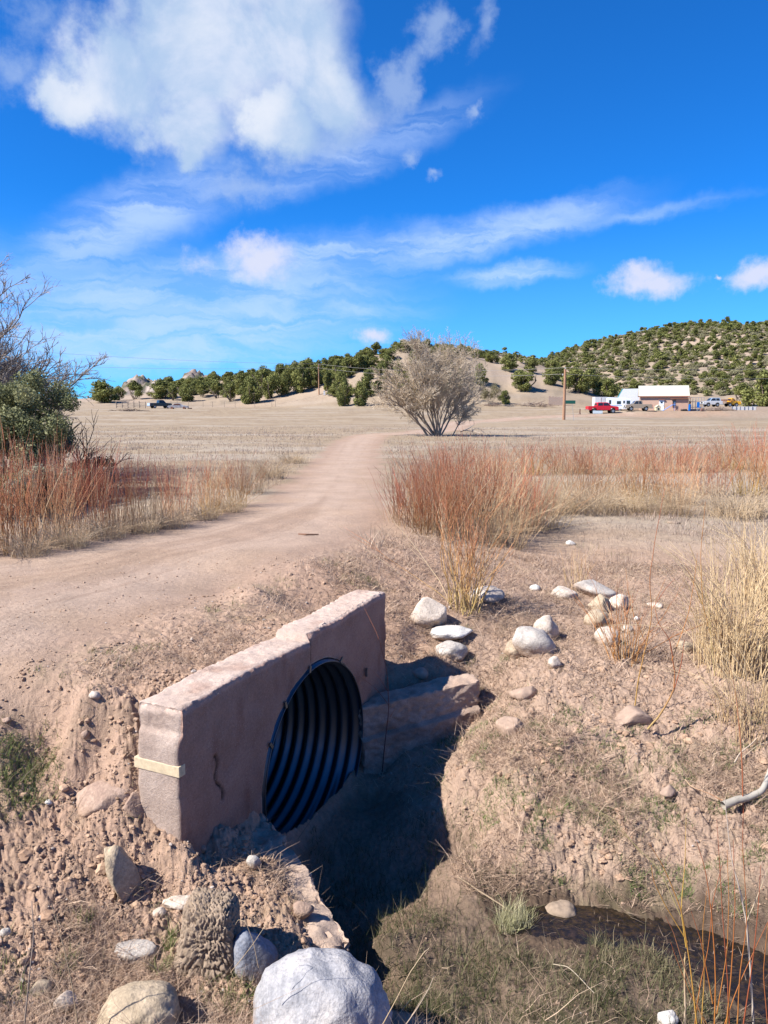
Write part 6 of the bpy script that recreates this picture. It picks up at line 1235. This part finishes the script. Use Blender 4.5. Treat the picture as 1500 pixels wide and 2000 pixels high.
bx = hx(1158, 145); bt = empty('box_trailer', (bx, 145, zg(bx, 145)), 0, 'plain white box trailer showing above the red pickup', 'trailer'); MB().box((1.15, 1, 1.6), (2.3, 2, 2.1)).build('body', whitep, bt, bevel=.04)
for s_ in (-1, 1): MB().cyl((1.0, 1 + s_ * 1.0, .33), (1.0, 1 + s_ * .8, .33), .33, n=12).build('wheel', tyre_m, bt)
MB().box((1.15, -.02, 1.6), (.04, .03, 2.0)).build('door_seam', fascia, bt)
sx0 = hx(1202, 150); tt_m = mat('white_tarp', (.60, .62, .66), .6); teal = mat('teal_tarp', (.05, .40, .42), .6); tn = empty('shed', (sx0, 150, zg(sx0, 150)), -.30, 'large white tarp shed with teal end behind the camper and beside the house', 'shed')
MB().prism([(0, 0), (.0, 2.0), (.5, 3.0), (.9, 3.7), (4.7, 3.75), (4.7, 0)], 0, 4).build('cover', tt_m, tn); MB().prism([(-.16, 2.0), (.36, 3.0), (.76, 3.72), (.9, 3.72), (.5, 3.0), (.0, 2.0)], -.02, 4).build('end_flap', teal, tn)
# small things round the yard
x = hx(1164, 135.5); sg = empty('sign_board', (x, 135.5, zg(x, 135.5)), 0, 'low pale blue-white board leaning by the rear wheel of the red pickup', 'board'); MB().box((0, 0, .33), (1.7, .06, .5)).build('board', mat('pale_board', (.62, .72, .75), .5, nz=.1), sg, bevel=.01)
for s_ in (-1, 1): MB().box((s_ * .7, .06, .2), (.06, .06, .4)).build('leg', fascia, sg)
x = hx(1129.5, 134); pp = empty('hitching_post', (x, 134, zg(x, 134)), 0, 'small dark red forked post left of the red pickup', 'post'); MB().box((0, 0, .6), (.14, .14, .7)).build('post', mat('dark_red', (.12, .04, .035), .7), pp)
for s_ in (-1, 1): MB().cyl((0, 0, .35), (s_ * .2, 0, -.05), .06, .05, n=6).build('leg', MATS['dark_red'], pp)
x = hx(1340, 138.5); kb = mat('blue_drum', (.01, .17, .55), .35)
dr = empty('barrel', (x, 138.5, zg(x, 138.5)), .0, 'bright blue upright barrel pair at the right corner of the house', 'barrel'); MB().cyl((0, 0, 0), (.05, 0, 1.15), .34, .32, n=16).build('body', kb, dr, bevel=.05)
MB().cyl((.0, 0, 1.15), (.0, 0, 1.22), .1, n=8).build('cap', whitep, dr); dr['label'] = 'bright blue upright barrel at the right corner of the house'
x = hx(1339, 139.3); d3 = empty('bicycle_pile', (x, 139.3, zg(x, 139.3)), 0, 'reddish propped boards behind the blue barrel', 'boards'); d3.name = 'board_pile'; [MB().box((k * .18 - .3, 0, .95), (.12, .05, 1.9 - .15 * k), ry=.08 * k).build('board', rusty, d3) for k in range(4)]
fx0 = hx(1347, 139); fr_m = mat('grey_pipe', (.42, .42, .44), .5, metal=.5); fr = empty('metal_rack', (fx0, 139, zg(fx0, 139)), 0, 'tall grey metal pipe rack standing right of the house', 'rack')
for a_ in (0, 1.0, 2.0):
    for b_ in (0, 1.2): MB().cyl((a_, b_, 0), (a_, b_, 2.35), .045, n=8).build('post', fr_m, fr)
for z_ in (2.35, 1.6, .6):
    for b_ in (0, 1.2): MB().cyl((-.9 if z_ > 2 else 0, b_, z_), (2.1, b_, z_), .035, n=6).build('rail', fr_m, fr)
MB().box((1.0, .6, 1.62), (2.0, 1.1, .05)).build('shelf', rusty, fr)
x = hx(1359, 138.2); ch = empty('chair', (x, 138.2, zg(x, 138.2)), 0, 'dark blue high-backed chair in front of the metal rack', 'chair'); MB().box((0, 0, .62), (.55, .5, .1)).build('seat', kb, ch, bevel=.02); MB().box((0, .25, 1.1), (.5, .07, .9)).build('backrest', kb, ch, bevel=.02)
for a_ in (-1, 1):
    for b_ in (-1, 1): MB().cyl((a_ * .22, b_ * .2, 0), (a_ * .22, b_ * .2, .6), .03, n=6).build('leg', fr_m, ch)
for i_, (px_, l_) in enumerate(((1328, 'old black tyre lying flat at the house corner left of the blue barrel'), (1333, 'second old black tyre between the first one and the blue barrel'))):
    x = hx(px_, 138.2); q = empty('tyre', (x, 138.2, zg(x, 138.2)), 0, l_, 'tyre', 'tyres at the house corner'); MB().cyl((0, 0, .0), (0, 0, .26 + .05 * i_), .34, n=16).build('rubber', tyre_m, q, bevel=.06); MB().cyl((0, 0, .24), (0, 0, .29 + .05 * i_), .17, n=12).build('rim', rusty, q)
x = hx(1366, 138); q = empty('crate', (x, 138, zg(x, 138)), .3, 'small brown crate at the right foot of the metal rack', 'crate'); [MB().box((0, 0, .1 + k * .16), (.6, .5, .1)).build('slat', rusty, q) for k in range(3)]
# log pile, white panels
x = hx(1400, 138); lg = empty('brush_pile', (x, 138, zg(x, 138)), 0, 'pile of grey sticks and brush left of the white panels', 'brush pile'); lp = []
g = np.random.default_rng(4)
P = np.zeros((130, 4, 3)); st0 = np.stack([g.normal(0, 1.0, 130), g.normal(0, .4, 130), g.uniform(0, .35, 130)], 1); dv = np.stack([g.normal(0, .8, 130), g.normal(0, .3, 130), g.normal(.1, .2, 130)], 1)
for k in range(4): P[:, k] = st0 + dv * k / 3
P[:, :, 2] = np.abs(P[:, :, 2]) * (1 - .25 * np.abs(P[:, :, 0])).clip(.2, 1)
V, Q = tubes(P, np.full((130, 4), .035), 4); acc = Acc(); acc.add((V, Q, np.repeat(np.repeat(mixc((.20, .14, .11), (.40, .32, .26), g.random(130)), 4, 0), 4, 0))); acc.build('sticks', STEM, lg)
x0 = hx(1423, 139); x1 = hx(1470, 139); pn = empty('panel_fence', (x0, 139, zg(x0, 139)), 0, 'row of low white panels right of the brush pile', 'panels'); nP = 6; w_ = (x1 - x0) / nP
for k in range(nP): MB().box((w_ * (k + .5), .05 * (k % 2), .32), (w_ * .96, .06, .64)).build('panel', mat('white_panel', (.72, .70, .66), .6, nz=.12) if k == 0 else MATS['white_panel'], pn)
for k in range(nP + 1): MB().box((w_ * k, -.06, .36), (.06, .06, .8)).build('post', fr_m, pn)
# utility poles, wires, pedestals
polem = mat('pole_wood', (.36, .20, .12), .85, nz=.25, scale=6)
def pole(label, x, y, h, r, arm=1.6):
    z = zg(x, y); e = empty('utility_pole', (x, y, z), 0, label, 'utility pole'); MB().cyl((0, 0, -.3), (0, 0, h), r, r * .72, n=12).build('post', polem, e, smooth=False)
    if arm: MB().box((0, -r - .03, h - .35), (.12, .1, .12)).build('bracket', fascia, e)
    MB().cyl((0, -.0, h), (0, 0, h + .22), .05, .07, n=8).build('insulator', whitep, e); MB().cyl((-r - .08, 0, h - .9), (-r - .08, 0, h - .65), .05, n=8).build('insulator', whitep, e); return np.array([x, y, z + h + .2]), np.array([x - r - .08, y, z + h - .7])
px_, py_, _ = hit(1101, 820); Dp = py_; pA = pole('rough brown utility pole standing on the pasture left of the green sign', px_, py_, 97 / F * Dp, .0021 * Dp)
xx, yy, _ = hit(623, 771); pB = pole('thin weathered utility pole at the foot of the centre hill by two white pedestals', xx, yy, 57 / F * yy, .0009 * yy, 0)
g0 = np.array([-75, 90, 11.5]); wires = [(pA[0], pB[0]), (pA[1], pB[1]), (pB[0], np.array([-95, 150, 15.0])), (pB[1], np.array([-95, 150, 11.5])), (pA[0], np.array([100, 150, 11.2])), (pA[1], np.array([100, 150, 8.8]))]
wm_ = mat('wire', (.30, .28, .27), .6)
for i_, ((a_, b_), l_) in enumerate(zip(wires, ['upper power line from the brown pole to the thin pole', 'lower power line from the brown pole to the thin pole', 'upper power line from the thin pole off to the left', 'lower power line from the thin pole off to the left', 'upper power line from the brown pole off to the right', 'lower power line from the brown pole off to the right'])):
    tt = np.linspace(0, 1, 24)[:, None]; P = a_ + (b_ - a_) * tt; P[:, 2] -= 2.0 * (4 * tt * (1 - tt))[:, 0] * .5; V, Q = tubes(P[None] - a_, np.full((1, 24), .022), 4); o = link('power_line', rawmesh('power_line', V, [Q]), wm_); o.location = a_; tag(o, l_, 'power line')
for px_, l_ in ((633.5, 'left one of two white utility pedestals beside the thin pole'), (641, 'right one of two white utility pedestals beside the thin pole')):
    x, y, z = hit(px_, 772); q = empty('utility_pedestal', (x, y, zg(x, y)), 0, l_, 'pedestal', 'white utility pedestals'); MB().box((0, 0, .5), (.42, .4, 1.0)).build('cabinet', whitep, q, bevel=.03); MB().box((0, 0, 1.04), (.5, .48, .08)).build('lid', whitep, q, bevel=.02)
# green road sign
x, y, z = hit(1121, 822); gs = empty('road_sign', (x, y, zg(x, y)), 0, 'dark green blank name sign on a thin leaning post right of the brown pole', 'sign'); hh_s = 36 / F * y
MB().cyl((0, 0, -.1), (-5 / F * y, 0, hh_s), .022, n=6).build('post', fr_m, gs); MB().box((-8 / F * y, -.03, hh_s), (19 / F * y, .03, 6.4 / F * y)).build('plate', mat('sign_green', (.015, .10, .075), .5), gs, bevel=.004)
# board fence, rubble, rail fence
x0, y0, _ = hit(1072, 790); x1, y1, _ = hit(1100, 789); bf = empty('board_fence', (x0, y0, zg(x0, y0)), 0, 'short row of upright pale boards behind the utility pole', 'fence'); n_ = 16; bm_ = mat('bleached_board', (.50, .37, .29), .85, nz=.25)
for k in range(n_): xk = (x1 - x0) * k / n_; MB().box((xk, 0, zg(x0 + xk, y0) - zg(x0, y0) + .9), (.26, .05, 1.9 + .25 * sin(k * 2.1))).build('board', bm_, bf)
for z_ in (.5, 1.3): MB().box(((x1 - x0) / 2, .06, z_ + .1), (x1 - x0, .05, .1)).build('rail', bm_, bf)
def brush(px, py, w, h, label, n=120, c=((.22, .15, .12), (.42, .32, .25)), seed=1, rr=.05):
    x, y, z = hit(px, py); g = np.random.default_rng(seed); P = np.zeros((n, 4, 3)); s0 = np.stack([g.normal(0, w * .3, n), g.normal(0, w * .12, n), g.uniform(0, h * .6, n)], 1); dv = np.stack([g.normal(0, w * .18, n), g.normal(0, w * .1, n), g.normal(h * .2, h * .3, n)], 1)
    for k in range(4): P[:, k] = s0 + dv * k / 3 + g.normal(0, .03, (n, 3))
    P[:, :, 2] = np.abs(P[:, :, 2]) * (1 - .7 * np.abs(P[:, :, 0]) / w).clip(.15, 1); V, Q = tubes(P, np.full((n, 4), rr) * g.uniform(.4, 1, (n, 1)), 4); acc = Acc(); acc.add((V, Q, np.repeat(np.repeat(mixc(c[0], c[1], g.random(n)), 4, 0), 4, 0))); o = acc.build('brush_pile', STEM); o.location = (x, y, zg(x, y)); return tag(o, label, 'brush pile')
brush(1045, 794, 7, 1.2, 'reddish heap of brush at the foot of the bare slope left of the boards', seed=3); brush(965, 793, 4, .8, 'low grey brush beyond the road right of the bare tree', seed=5, n=80); brush(252, 803, 5, .5, 'flat brush lying on the pasture left of the old pickup', seed=6, n=70, c=((.12, .09, .07), (.3, .22, .17)))
x0, y0, _ = hit(232, 797); x1, y1, _ = hit(292, 796); y0 = y1 = 176; x0 = gl(232, 176); x1 = gl(288, 176); rf = empty('rail_fence', (x0, 176, zg(x0, 176)), 0, 'tumbledown weathered rail fence left of the old pickup', 'fence'); fm = mat('weathered_rail', (.34, .27, .21), .9, nz=.3)
for k in range(6): xk = (x1 - x0) * k / 5; MB().cyl((xk, 0, -.2), (xk + .1 * sin(k * 3), 0, 1.5 + .2 * sin(k * 5)), .09, n=6).build('post', fm, rf)
for z_ in (.35, .75, 1.15):
    for k in range(5): xa = (x1 - x0) * k / 5; MB().cyl((xa - .1, .08, z_ + .12 * sin(k * 4 + z_ * 9)), (xa + (x1 - x0) / 5 + .1, .08, z_ + .12 * sin(k * 7 + z_ * 5)), .05, n=5).build('rail', fm, rf)
x = gl(372, 190)
for i_, px_ in enumerate((338, 350, 372, 400, 418, 441, 462, 500, 533, 540)): 
    y = 186 - i_ * .8; xq = gl(px_, y); o = MB().cyl((0, 0, -.2), (0, 0, 1.35), .05, n=6).build('fence_post', fm); o.location = (xq, y, zg(xq, y)); tag(o, ['first', 'second', 'third', 'fourth', 'fifth', 'sixth', 'seventh', 'eighth', 'ninth', 'tenth'][i_] + ' thin fence post right of the old dark pickup, before the juniper line', 'fence post', 'thin fence posts before the juniper line')

# leafless bush just off the left of the view: its twigs throw the thin shadows over the big boulder
bt = [((rng.uniform(-.25, .25), rng.uniform(-.25, .25), -.05), (rng.normal(0, .45), rng.normal(0, .45), 1), 1.0, .010) for _ in range(12)]
o = empty('shrub', (-2.6, 2.1, float(ground_z(-2.6, 2.1)[0])), 0, 'thin leafless bush standing just left of the boulders, outside the view', 'shrub')
tree_mesh(grow_tree(91, bt, [(4, .55, .55, .6), (3, .55, .6, .7)]), [(.25, .18, .13)], (5, 4, 3)).build('branches', STEM, o)
